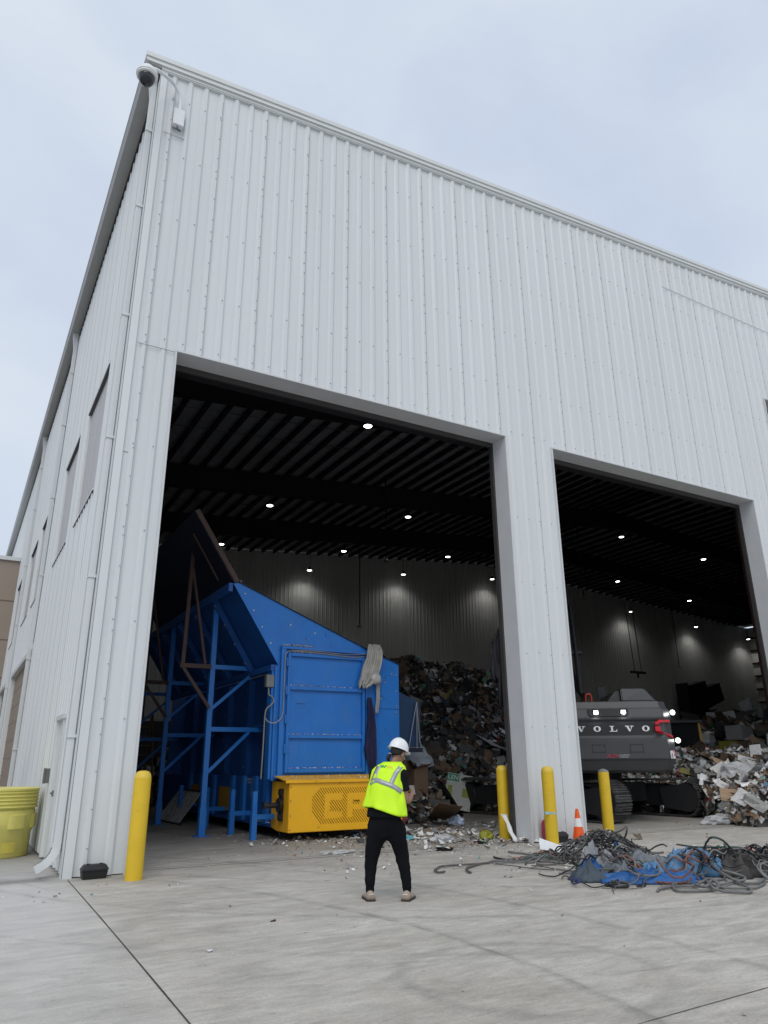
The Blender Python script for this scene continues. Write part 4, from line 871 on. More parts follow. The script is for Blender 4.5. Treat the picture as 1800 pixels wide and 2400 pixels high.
for p, q in (((-.12, -.05), (-.075, .045)), ((-.03, -.05), (-.075, .045)), ((-.12, -.05), (-.03, -.05)), ((-.075, -.025), (-.075, .015))): g.beam((p[0], -.015, p[1]), (q[0], -.015, q[1]), .008, .004, (0, 1, 0))
g.box((.03, -.016, -.02), (.065, -.013, -.005)); g.box((.075, -.016, -.05), (.095, -.013, .04)); g.box((-.12, -.016, -.085), (-.03, -.013, -.073)); g.build('label_symbol', BLACK, wl)
# house, hood, cab, handrail, mirror
g = MB(); g.box((-1.55, -2.55, 1.26), (1.55, 1.9, 1.55)); g.box((-1.50, -2.54, 1.55), (1.52, .2, 3.02)); g.build('engine_housing', EXC, ex, bevel=.03)
g = MB(); g.rings([[(.36, -3.30, 3.145), (1.30, -3.22, 3.145), (1.30, -.9, 3.145), (.36, -.9, 3.145)], [(.36, -3.22, 3.50), (1.02, -3.18, 3.50), (1.06, -1.0, 3.50), (.36, -1.0, 3.50)]]); g.build('engine_hood', EXC, ex, bevel=.03)
g = MB(); g.rings([[(-.02, -3.15, 3.145), (.35, -3.15, 3.145), (.35, -.9, 3.145), (-.02, -.9, 3.145)], [(.22, -3.1, 3.42), (.35, -3.1, 3.46), (.35, -1, 3.46), (.22, -1, 3.42)]]); g.build('exhaust_cover', EXCD, ex, bevel=.02)
g = MB()
for x in (-.66, -.56, -.14, -.03, .54, .64, .98, 1.08): g.cbox((x, -3.41, 3.05), (.03, .02, .03))
g.build('deck_bolt', mat('deck_bolt_steel', (.3, .3, .3), .4, .6), ex)
g = MB(); g.tube(smooth_path([(-.58, -3.0, 3.14), (-.57, -3.0, 3.33), (-.53, -3.0, 3.38), (-.46, -3.0, 3.38), (-.42, -3.0, 3.33), (-.41, -3.0, 3.14)], 6), .018, 8); g.build('handrail', mat('red_handrail', (.60, .05, .02), .4), ex, smooth=True)
g = MB(); g.beam((.30, -.6, 3.1), (.30, -.6, 3.5), .04, .04); g.box((.17, -.66, 3.44), (.43, -.58, 3.80)); g.build('mirror', BLACK, ex, bevel=.03)
g = MB(); g.box((-1.55, .25, 1.55), (-.55, 1.9, 3.35)); g.build('cab', EXCD, ex, bevel=.06)
g = MB(); g.box((-1.46, .24, 2.3), (-.64, .249, 3.2)); g.box((-1.559, .4, 2.2), (-1.551, 1.75, 3.2)); g.box((-1.46, 1.901, 1.8), (-.64, 1.909, 3.25)); g.build('cab_glass', mat('tinted_glass', (.01, .012, .015), .08), ex)
g = MB(); P_ = [(0, 1.2, 1.5), (0, 2.6, 4.9), (0, 4.2, 6.6), (0, 9.2, 8.2)]
g.M = Matrix.Translation((-.55, 0, 0))
for a, b, w_ in zip(P_, P_[1:], (.75, .8, .55)): g.beam(a, b, .5, w_)
g.build('boom', EXCD, ex)
g = MB(); g.M = Matrix.Translation((-.55, 0, 0)); g.beam((0, 8.7, 9.3), (0, 10.2, 5.4), .42, .5); g.beam((0, 8.2, 7.9), (0, 9.5, 7.6), .3, .5); g.build('stick', EXCD, ex)
g = MB(); g.M = Matrix.Translation((-.55, 0, 0)); g.rings([[(-.7, 9.7, 5.5), (.7, 9.7, 5.5), (.7, 10.9, 5.3), (-.7, 10.9, 5.3)], [(-.8, 9.3, 4.7), (.8, 9.3, 4.7), (.8, 11.1, 4.4), (-.8, 11.1, 4.4)], [(-.8, 9.7, 3.9), (.8, 9.7, 3.9), (.8, 10.6, 3.8), (-.8, 10.6, 3.8)]]); g.build('bucket', EXCD, ex, bevel=.05)
g = MB(); g.M = Matrix.Translation((-.62, 0, 0))
for x in (.33, .42): g.tube(smooth_path([(x, -.2, 2.9), (x+.1, .1, 3.5), (x, .6, 3.9), (x-.05, 1.6, 4.8), (x-.05, 2.6, 6.1), (x-.05, 3.4, 6.9)]), .05, 6)
g.tube([(.30, -.5, 3.6), (.30, .2, 6.6)], .07, 8); g.box((.16, -.2, 4.9), (.5, .1, 5.0)); g.build('hydraulic_hose', BLACK, ex)

# yellow loader further in
ld = thing('wheel_loader', 'yellow wheel loader with dark cab parked behind the excavator', 'loader', (28.7, 23.2, -.25), R(-48))
LY = mat('loader_yellow', (.36, .20, .02), .45, var=.1); GL = mat('dark_cab_glass', (.006, .008, .009), .5, spec=.1)
g = MB(); g.box((-1.0, -1.9, .9), (1.0, 1.2, 1.75)); g.build('chassis', LY, ld, bevel=.06)
g = MB(); g.box((-.95, 1.25, 1.2), (.95, 3.2, 2.25)); g.build('engine_cover', LY, ld, bevel=.1)
g = MB(); g.box((-.75, -.9, 1.76), (.75, .9, 3.35)); cb = g.build('cab', GL, ld)
g = MB()
for x in (-.78, .78):
    for y in (-.93, .93): g.beam((x, y, 1.7), (x*.96, y*.96, 3.4), .10, .10)
g.box((-.85, -1.0, 1.70), (.85, 1.0, 1.82)); g.build('cab_frame', LY, cb, bevel=.02)
g = MB(); g.box((-.9, -1.05, 3.38), (.9, 1.05, 3.50)); g.build('cab_roof', BLACK, cb, bevel=.03)
for y in (-1.5, 2.1):
    for x in (-1.15, 1.15):
        g = MB(); g.M = Matrix.Translation((x, y, .75)) @ Matrix.Rotation(R(90), 4, 'Y'); g.lathe([(.35, -.27), (.68, -.27), (.75, -.2), (.75, .2), (.68, .27), (.35, .27)], n=24); wv = g.build('wheel', BLACK, ld, smooth=True)
        g = MB(); g.M = Matrix.Translation((x, y, .75)) @ Matrix.Rotation(R(90), 4, 'Y'); g.lathe([(.34, -.2), (.34, .2)], n=16); g.build('rim', LY, wv)
for x in (-1.15, 1.15):
    for y in (-1.5, 2.1):
        g = MB(); rs = []
        for k in range(9): a = R(10+20*k); rs.append([(x-.3, y+.86*math.cos(a), .75+.86*math.sin(a)), (x+.3, y+.86*math.cos(a), .75+.86*math.sin(a)), (x+.3, y+.92*math.cos(a), .75+.92*math.sin(a)), (x-.3, y+.92*math.cos(a), .75+.92*math.sin(a))])
        g.rings(rs); g.build('fender', LY, ld)
g = MB()
for z in (.6, .95, 1.3, 1.65): g.box((1.05, .3, z), (1.35, .8, z+.05))
g.beam((1.3, .28, .6), (1.1, .28, 2.5), .04, .04); g.beam((1.3, .82, .6), (1.1, .82, 2.5), .04, .04); g.build('access_ladder', REDPRIMER, ld)
g = MB(); g.beam((-.5, -1.8, 1.6), (-.5, -3.6, .7), .2, .4); g.beam((.5, -1.8, 1.6), (.5, -3.6, .7), .2, .4); g.rings([[(-1.3, -3.5, .3), (1.3, -3.5, .3), (1.3, -3.4, 1.3), (-1.3, -3.4, 1.3)], [(-1.3, -4.5, .2), (1.3, -4.5, .2), (1.3, -3.9, 1.4), (-1.3, -3.9, 1.4)]]); g.build('bucket_arm', LY, ld)
# dark blue chute high on the back wall
t = thing('wall_chute', 'dark navy angled sheet metal chute high on the back wall', 'chute', (65.2, 51.0, -.5))
g = MB(); g.prism([(-2.0, -1.4, 9.2), (-1.5, -1.4, 9.15), (1.0, -1.4, 9.75), (1.15, -1.4, 9.1), (3.2, -1.4, 9.6), (3.6, -1.4, 7.9), (1.0, -1.4, 7.0), (.85, -1.4, 5.75), (-1.6, -1.4, 5.9)], (0, 1.3, 0)); g.build('chute_body', NAVY, t)
g = MB(); g.beam((.3, -1.5, 6.6), (1.9, -1.5, 6.9), .15, .12); g.box((-2.02, -1.5, 5.9), (-1.9, -.1, 9.4)); g.box((-1.7, -1.2, 1.0), (-1.4, -.9, 5.9)); g.build('chute_support', PRIMER, t)

# ------------------------------------------------------------------ waste heaps
PAL = [((.66, .67, .67), 15), ((.50, .51, .51), 14), ((.36, .36, .35), 11), ((.22, .21, .20), 12), ((.21, .135, .085), 16), ((.30, .21, .14), 9), ((.13, .10, .08), 8), ((.06, .06, .06), 11), ((.10, .20, .34), 2), ((.09, .28, .30), 2), ((.40, .05, .06), 1.2), ((.35, .32, .10), .8), ((.10, .25, .12), 1)]
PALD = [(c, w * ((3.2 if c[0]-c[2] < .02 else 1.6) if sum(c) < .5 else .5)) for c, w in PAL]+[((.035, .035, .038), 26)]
PALB = [(c, w*(1.5 if sum(c) > 1.2 else .8)) for c, w in PAL]+[((.60, .60, .58), 14), ((.27, .19, .125), 8)]
def pick(p):
    r_ = rnd.uniform(0, sum(w for _, w in p))
    for c, w in p:
        r_ -= w
        if r_ <= 0: break
    k = rnd.uniform(.75, 1.15); return tuple(q*k for q in c)
def mound(cx, cy, Rx, h, ex, ang=0, Ry=None):
    ca, sa = math.cos(ang), math.sin(ang); Ry = Ry or Rx
    def f(x, y):
        u, v = (x-cx)*ca+(y-cy)*sa, -(x-cx)*sa+(y-cy)*ca
        wob = 1+.16*noise.noise((x*.45, y*.45, cx))+.07*noise.noise((x*1.3, y*1.3, cx))
        r2 = (u/Rx)**2+(v/Ry)**2; r2 *= wob
        return h*(1-r2)**ex*(1+.18*noise.noise((x*.9, y*.9, 3))) if r2 < 1 else 0.
    return f
def heap(name, label, fs, box, step, dens, size, pal, clip=None, base=(.045, .042, .04), lift=0):
    def H(x, y):
        if clip and not clip(x, y): return 0.
        return max(f(x, y) for f in fs)
    g = MB(); (xa, ya, xb, yb) = box; nx, ny = int((xb-xa)/step), int((yb-ya)/step); g.col = base; idx = {}
    hs = [[H(xa+i*step, ya+j*step) for i in range(nx+1)] for j in range(ny+1)]
    for j in range(ny):
        for i in range(nx):
            q = [(i, j), (i+1, j), (i+1, j+1), (i, j+1)]
            if max(hs[b][a] for a, b in q) <= 0: continue
            for a, b in q:
                if (a, b) not in idx: idx[(a, b)] = g.av([(xa+a*step, ya+b*step, hs[b][a]-.10)])
            g.af([idx[p] for p in q])
    for _ in range(int(dens*(xb-xa)*(yb-ya))):
        x, y = rnd.uniform(xa, xb), rnd.uniform(ya, yb); z = H(x, y)
        if z <= .01: continue
        e = .12; nv = Vector((H(x-e, y)-H(x+e, y), H(x, y-e)-H(x, y+e), 2*e)).normalized()
        M_ = nv.to_track_quat('Z', 'Y').to_matrix() @ rot_rand(.55)
        s = size*math.exp(rnd.gauss(0, .55))*(1.45 if z < 2.2 and size > .116 else 1); a = s*rnd.uniform(.6, 1.6)
        for _k in range(int(min(7, 1/max(nv.z, .12)))):
          if _k: M_ = nv.to_track_quat('Z', 'Y').to_matrix() @ rot_rand(.6); s = size*math.exp(rnd.gauss(0, .5)); a = s*rnd.uniform(.6, 1.5)
          g.sheet(Vector((x, y, z*(1 if not _k else rnd.uniform(.1, 1))))+nv*rnd.uniform(-.04, .14), a, s*rnd.uniform(.5, 1.2), M_, rnd.choice((.04, .12, .2, .32)), rnd.choice((1, 2, 2, 3)), pick(PALB if pal is PALD and z < 2.4 and rnd.random() < .4 else pal), rnd.choice((0, 0, .3, .7)))
    o = g.build(name, PAPER, attr=True); tag(o, label, 'waste heap', kind='stuff'); return H
TALL = [mound(19.6, 33.2, 12.4, 6.2, .85), mound(11.9, 21.2, 3.4, 1.35, .8, R(55), 2.2), mound(14.6, 24.6, 2.6, 1.2, .8)]
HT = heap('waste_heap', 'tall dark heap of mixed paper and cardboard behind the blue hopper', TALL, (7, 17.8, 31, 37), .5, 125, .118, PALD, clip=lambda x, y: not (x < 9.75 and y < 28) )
NEAR = [mound(25.3, 11.6, 7.6, 1.7, .42), mound(27.2, 20.0, 6.6, 1.75, .5), mound(21.9, 19.6, 2.6, .8, .6)]
HN = heap('paper_heap', 'bright heap of waste paper and cardboard in the right doorway', NEAR, (17.3, 12.3, 32, 24), .3, 210, .112, PALB, clip=lambda x, y: (y > 13.3 or (12.4 < y and x < 20.2)) and ((x-17.2)*3.9-(y-12.3)*3 > .8*noise.noise((x, y, 0)) or y > 17.6))
FAR = [mound(38.5, 27.6, 7.2, 3.5, .6), mound(46, 30, 6, 2.6, .6)]
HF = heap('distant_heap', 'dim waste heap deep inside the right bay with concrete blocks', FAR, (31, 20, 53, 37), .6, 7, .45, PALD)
for i, (x, y, z, rz, lab, m_) in enumerate(((34.6, 24.4, 2.5, .3, 'grey concrete block lying high on the distant heap', CONC), (36.4, 25.3, 1.9, .25, 'long grey concrete block low on the distant heap', CONC), (33.9, 24.4, 1.75, .35, 'dull yellow painted block beside the grey ones', mat('dull_yellow_block', (.20, .19, .03), .8, var=.15)))):
    g = MB(); g.cbox((0, 0, .35), (1.7, .8, .7)); g.box((-.15, -.12, .70), (.15, .12, .76)); o = tag(g.build('concrete_block', m_, bevel=.03), lab, 'concrete block', 'blocks on the distant heap'); o.location = (x, y, z); o.rotation_euler = (0, 0, rz)
# small litter strewn over the floor
g = MB(); k = 0
while k < 5200:
    x, y = U(5.2, 13.2), U(10.3, 19.5)
    d = math.exp(-((x-10.4)/2.4)**2-((y-14.6)/2.3)**2)+.55*math.exp(-((x-8.4)/1.6)**2-((y-15.2)/1.0)**2)+.05
    if U(0, 1) > d or (10.6 < x < 12.3 and y < 13.2): continue
    s = .016*math.exp(rnd.gauss(0, .55)); 
    if U(0, 1) < .16*d: s *= 3.6
    g.sheet((x, y, .012+s*.3), s*U(.7, 1.8), s*U(.6, 1.3), rot_rand(.35), .25, 1 if s < .04 else 2, pick(PAL[:2]*3+PAL), .2); k += 1
for cx, cy, sx, sy, n in ((9.4, 9.2, 1.4, 1.2, 260), (11.4, 12.1, .7, .3, 120), (15.5, 12.9, 2.5, .8, 130), (5.6, 17.9, .5, .25, 60), (6, 13.2, 1.6, 1, 60), (18.6, 12.9, 1.2, .6, 120), (4.5, 6, 4, 2.5, 60), (1.9, 11.6, 1.4, .6, 60)):
    for _ in range(n):
        s = .015*math.exp(rnd.gauss(0, .5)); g.sheet((rnd.gauss(cx, sx), rnd.gauss(cy, sy), .012), s*U(.7, 1.6), s, rot_rand(.3), .2, 1, pick(PAL[:3]*2+PAL))
tag(g.build('paper_scraps', PAPER, attr=True), 'white paper scraps and crumbs strewn over the concrete', 'litter', kind='stuff')
def loose(name, label, cat, m, c, w, h, eul, crump=.08, n=6, fold=0., th=.006, group=None):
    g = MB(); Rm = (Matrix.Rotation(eul[2], 3, 'Z') @ Matrix.Rotation(eul[1], 3, 'Y') @ Matrix.Rotation(eul[0], 3, 'X'))
    ph = rnd.uniform(0, 50); pts = []
    for j in range(n+1):
        for i in range(n+1):
            u, v = i/n-.5, j/n-.5
            z = crump*min(w, h)*2*noise.noise((u*3+ph, v*3, ph))+fold*abs(u)*w
            pts.append(Rm @ Vector((u*w, v*h, z)))
    b = g.av(pts)
    for j in range(n):
        for i in range(n): a = b+j*(n+1)+i; g.af((a, a+1, a+n+2, a+n+1))
    o = g.build(name, m, smooth='all' if crump > .15 else False); o.location = c
    md = o.modifiers.new('thickness', 'SOLIDIFY'); md.thickness = th
    return tag(o, label, cat, group)
def crumple(name, label, cat, m, c, r_, sq=(1, 1, .6), seed=0, am=.45):
    bm = bmesh.new(); bmesh.ops.create_icosphere(bm, subdivisions=3, radius=1)
    for v in bm.verts:
        d = v.co.normalized(); k = 1+am*noise.noise(d*1.9+Vector((seed, 0, 0)))+am*.6*abs(noise.noise(d*5+Vector((0, seed, 0))))
        v.co = Vector((d.x*sq[0], d.y*sq[1], max(d.z, -.55)*sq[2]))*k*r_
    zmin = min(v.co.z for v in bm.verts)
    me = bpy.data.meshes.new(name); bm.to_mesh(me); bm.free(); me.materials.append(m)
    o = bpy.data.objects.new(name, me); COL.objects.link(o); o.location = (c[0], c[1], c[2]-zmin)
    return tag(o, label, cat)
def carton(name, label, c, d, rz, m, tilt=(0, 0), group=None):   # open box with flaps
    t = thing(name, label, 'cardboard box', c, rz, group); t.rotation_euler = (tilt[0], tilt[1], rz); w, l, h = d
    g = MB(); e = .008
    g.box((-w/2, -l/2, 0), (w/2, l/2, e)); g.box((-w/2, -l/2, e), (w/2, -l/2+e, h)); g.box((-w/2, l/2-e, e), (w/2, l/2, h)); g.box((-w/2, -l/2+e, e), (-w/2+e, l/2-e, h)); g.box((w/2-e, -l/2+e, e), (w/2, l/2-e, h)); g.build('box_body', m, t)
    g = MB(); f = l*.42
    g.beam((0, -l/2, h), (0, -l/2-f*.8, h+f*.5), w*.96, e, (0, 0, 1)); g.beam((0, l/2, h), (0, l/2+f*.5, h+f*.7), w*.96, e, (0, 0, 1)); g.beam((w/2, 0, h), (w/2+f*.7, 0, h+f*.2), l*.9, e, (0, 0, 1)); g.build('flap', m, t)
    return t
CARDB = 'loose cardboard pieces on the waste heaps'
loose('cardboard_sheet', 'long flat cardboard sheet sloping down onto the litter in front of heap', 'cardboard', CARD, (11.7, 17.3, .33), .62, 2.0, (R(-14), R(8), R(-26)), .02, 6)
carton('cardboard_box', 'tall brown carton on end at the left foot of the dark heap', (12.0, 19.3, .35), (.75, .5, 1.1), R(25), CARD, (R(4), R(-5)))
carton('cardboard_box', 'wide reddish brown box half buried midway up the dark heap', (17.3, 23.9, 1.15), (1.6, 1.0, .75), R(-35), CARD, (R(20), R(12)))
carton('cardboard_box', 'open brown box with flaps below the wide reddish box', (17.2, 23.2, .55), (.8, .7, .55), R(-10), CARD, (R(-50), R(10)))
t = thing('printed_carton', 'flattened white printed carton with a green corner leaning on dark heap', 'carton', (14.6, 20.9, .12), R(-22)); t.rotation_euler = (R(-20), R(10), R(-32))
g = MB(); g.box((-.42, -.01, 0), (.42, .01, 1.15)); g.build('carton_face', mat('printed_white', (.50, .52, .48), .6, var=.12, vscale=5, dirt=((.30, .20, .12), 4.5, .60, .08, .7)), t)
g = MB(); g.box((-.425, -.014, .90), (-.02, -.0105, 1.13)); g.build('green_panel', mat('printed_green', (.03, .26, .15), .6), t)
g = MB(); g.box((-.36, -.014, .35), (-.22, -.0105, .75)); g.box((.12, -.014, .42), (.34, -.0105, .7)); g.build('olive_panel', mat('printed_olive', (.28, .30, .05), .6), t)
text('carton_lettering', 'LEN', .20, Matrix.Translation((-.22, -.015, 1.01)) @ Matrix.Rotation(R(90), 4, 'X'), LETTER, t)
loose('film_sheet', 'pale grey sheet of plastic draped at the left edge of the dark heap', 'plastic sheet', mat('grey_sheet', (.34, .38, .42), .5, var=.15), (12.4, 19.6, 1.75), 1.1, .8, (R(55), R(-10), R(30)), .12, 7)
crumple('plastic_bag', 'white and blue plastic bag crumpled by the sloping cardboard sheet', 'plastic bag', mat('white_blue_bag', (.52, .60, .74), .35, var=.4, vscale=3), (11.9, 17.1, 0), .19, (1.2, .9, .7), 3)
crumple('plastic_bag', 'olive yellow plastic bag beside the inner bollard', 'plastic bag', mat('olive_bag', (.26, .27, .03), .35, var=.2), (10.35, 13.75, 0), .125, (1.2, 1, .9), 7, .25)
crumple('plastic_bag', 'clear grey plastic bag lying flat among paper scraps', 'plastic bag', PLASTIC, (9.3, 13.9, 0), .2, (1.4, .8, .4), 11)
crumple('plastic_bag', 'clear crumpled plastic bag at the cable heap beside white paper triangle', 'plastic bag', PLASTIC, (10.35, 11.0, 0), .22, (1.4, .8, .5), 15)
crumple('plastic_bag', 'thin clear film lump lying alone on concrete near the hopper', 'plastic bag', PLASTIC, (6.55, 13.3, 0), .22, (1.5, .8, .16), 19)
crumple('paper_wad', 'red printed paper wad under the tall brown carton', 'paper', mat('red_print', (.34, .09, .09), .6, var=.6, vscale=14), (10.2, 17.5, 0), .34, (1.1, .9, .8), 23)
crumple('paper_wad', 'yellow paper wad beside the olive bag', 'paper', mat('yellow_print', (.55, .46, .04), .6, var=.3), (10.3, 14.9, 0), .08, (1.3, .9, .6), 27)
crumple('paper_wad', 'teal wrapper crumpled among scraps behind the worker', 'paper', mat('teal_print', (.10, .36, .42), .5, var=.4, vscale=12), (8.9, 14.6, 0), .10, (1.5, .8, .5), 29)
def tray(label, x, y, rz, r_, rim=True):
    t = thing('food_tray', label, 'plastic tray', (x, y, .0), rz)
    g = MB(); g.rings([[(-r_*.8, -r_*.5, 0), (r_*.8, -r_*.5, 0), (r_*.8, r_*.5, 0), (-r_*.8, r_*.5, 0)], [(-r_, -r_*.68, r_*.32), (r_, -r_*.68, r_*.32), (r_, r_*.68, r_*.32), (-r_, r_*.68, r_*.32)], [(-r_*1.08, -r_*.75, r_*.33), (r_*1.08, -r_*.75, r_*.33), (r_*1.08, r_*.75, r_*.33), (-r_*1.08, r_*.75, r_*.33)], [(-r_*.95, -r_*.63, r_*.30), (r_*.95, -r_*.63, r_*.30), (r_*.95, r_*.63, r_*.30), (-r_*.95, r_*.63, r_*.30)], [(-r_*.75, -r_*.45, .03), (r_*.75, -r_*.45, .03), (r_*.75, r_*.45, .03), (-r_*.75, r_*.45, .03)]]); g.build('tray_body', BLACK, t)
    if rim:
        g = MB(); g.sheet((0, r_*.25, r_*.38), r_*1.9, r_*.7, Matrix.Rotation(R(10), 3, 'Y'), .12, 4); g.build('torn_lining', WPLASTIC, t)
tray('black plastic tray with torn white lining lying nearest the worker', 8.45, 12.55, R(-20), .15)
tray('black plastic tray with white foam on it near the olive bag', 9.75, 13.15, R(-15), .13)
loose('plastic_scrap', 'white shaped plastic scrap leaning on the inner bollard foot', 'plastic scrap', WPLASTIC, (10.5, 13.12, .26), .20, .62, (R(58), R(10), R(20)), .16, 8)
loose('plastic_scrap', 'white flat plastic piece at the foot of the pillar', 'plastic scrap', WPLASTIC, (10.75, 12.75, .05), .5, .16, (R(10), R(4), R(-30)), .16, 8)
loose('paper_triangle', 'folded white paper triangle beside cable heap before the yellow bollard', 'paper', WPLASTIC, (9.85, 11.1, .09), .5, .26, (R(40), R(18), R(-25)), .05, 4)
for x, y, w_, h_, eu, m_, lab in (
    (14.9, 24.6, .9, .6, (R(40), R(8), R(20)), CARD, 'brown carton panel low on the dark heap right of the tall carton'),
    (16.3, 24.9, .7, .5, (R(50), R(-12), R(-30)), WPLASTIC, 'white carton panel midway on the dark heap'),
    (17.9, 25.9, .9, .5, (R(45), R(10), R(-10)), CARDL, 'pale tan carton panel above the wide reddish box'),
    (16.0, 26.6, .8, .6, (R(42), R(15), R(40)), mat('grey_board', (.30, .32, .34), .7, var=.2), 'grey board slab high on the middle of dark heap'),
    (18.6, 27.4, .8, .5, (R(40), R(-8), R(0)), WPLASTIC, 'white sheet near the pillar on the dark heap'),
    (14.2, 25.4, .6, .45, (R(48), R(0), R(60)), CARD, 'small brown carton side beside the dark wing panel')):
    loose('cardboard_piece', lab, 'cardboard', m_, (x, y, HT(x, y)+.12), w_, h_, eu, .06, 5, .15, .012, CARDB)
for x, y, w_, h_, eu, m_, lab in (
    (18.35, 13.3, 1.15, .5, (R(55), R(3), R(-50)), CARDL, 'tan cardboard box panel at the front foot of bright heap'),
    (20.9, 15.2, 1.5, .9, (R(32), R(8), R(-20)), CARDL, 'large pale cardboard sheet near the top of the bright heap'),
    (21.6, 14.4, 1.0, .8, (R(40), R(-16), R(-60)), CARD, 'brown bent cardboard panel near the jamb on bright heap'),
    (22.6, 16.6, 1.3, .5, (R(35), R(5), R(-35)), WPLASTIC, 'white printed carton strip on top of the bright heap'),
    (19.4, 14.9, .7, .55, (R(48), R(10), R(-60)), WPLASTIC, 'white torn carton panel midway up the bright heap'),
    (19.1, 14.3, .5, .36, (R(50), R(-12), R(-20)), WPLASTIC, 'small white folded box end beside track'),
    (18.5, 12.9, .8, .4, (R(28), R(-6), R(-50)), WPLASTIC, 'creased white sheet at the lowest edge of the bright heap'),
    (23.8, 18.2, 1.4, .9, (R(30), R(14), R(10)), CARD, 'dark brown cardboard fold at the crest of the bright heap'),
    (25.0, 17.4, 1.6, .9, (R(44), R(-10), R(-30)), CARD, 'long brown cardboard fold on the far crest'),
    (20.4, 16.4, .9, .7, (R(38), R(18), R(15)), CARD, 'brown square carton flap above the track end'),
    (19.9, 13.8, .9, .6, (R(52), R(6), R(-45)), mat('grey_news', (.40, .41, .41), .8, var=.3, vscale=14), 'grey newspaper bundle low on the bright heap')):
    loose('cardboard_piece', lab, 'cardboard', m_, (x, y, HN(x, y)+.08), w_*.72, h_*.72, eu, .09, 5, .14, .010, CARDB)
crumple('plastic_bag', 'big clear plastic bag glistening on the bright heap', 'plastic bag', PLASTIC, (19.9, 14.2, HN(19.9, 14.2)-.1), .46, (1.3, .9, .7), 41)
crumple('plastic_bag', 'flattened clear bag at the foot of bright heap beside tan panel', 'plastic bag', PLASTIC, (17.75, 13.5, 0), .34, (1.6, .8, .4), 43)
crumple('plastic_bag', 'white knotted plastic bag above the tall track', 'plastic bag', WPLASTIC, (20.6, 17.4, HN(20.6, 17.4)-.05), .32, (1.2, .9, .7), 47)

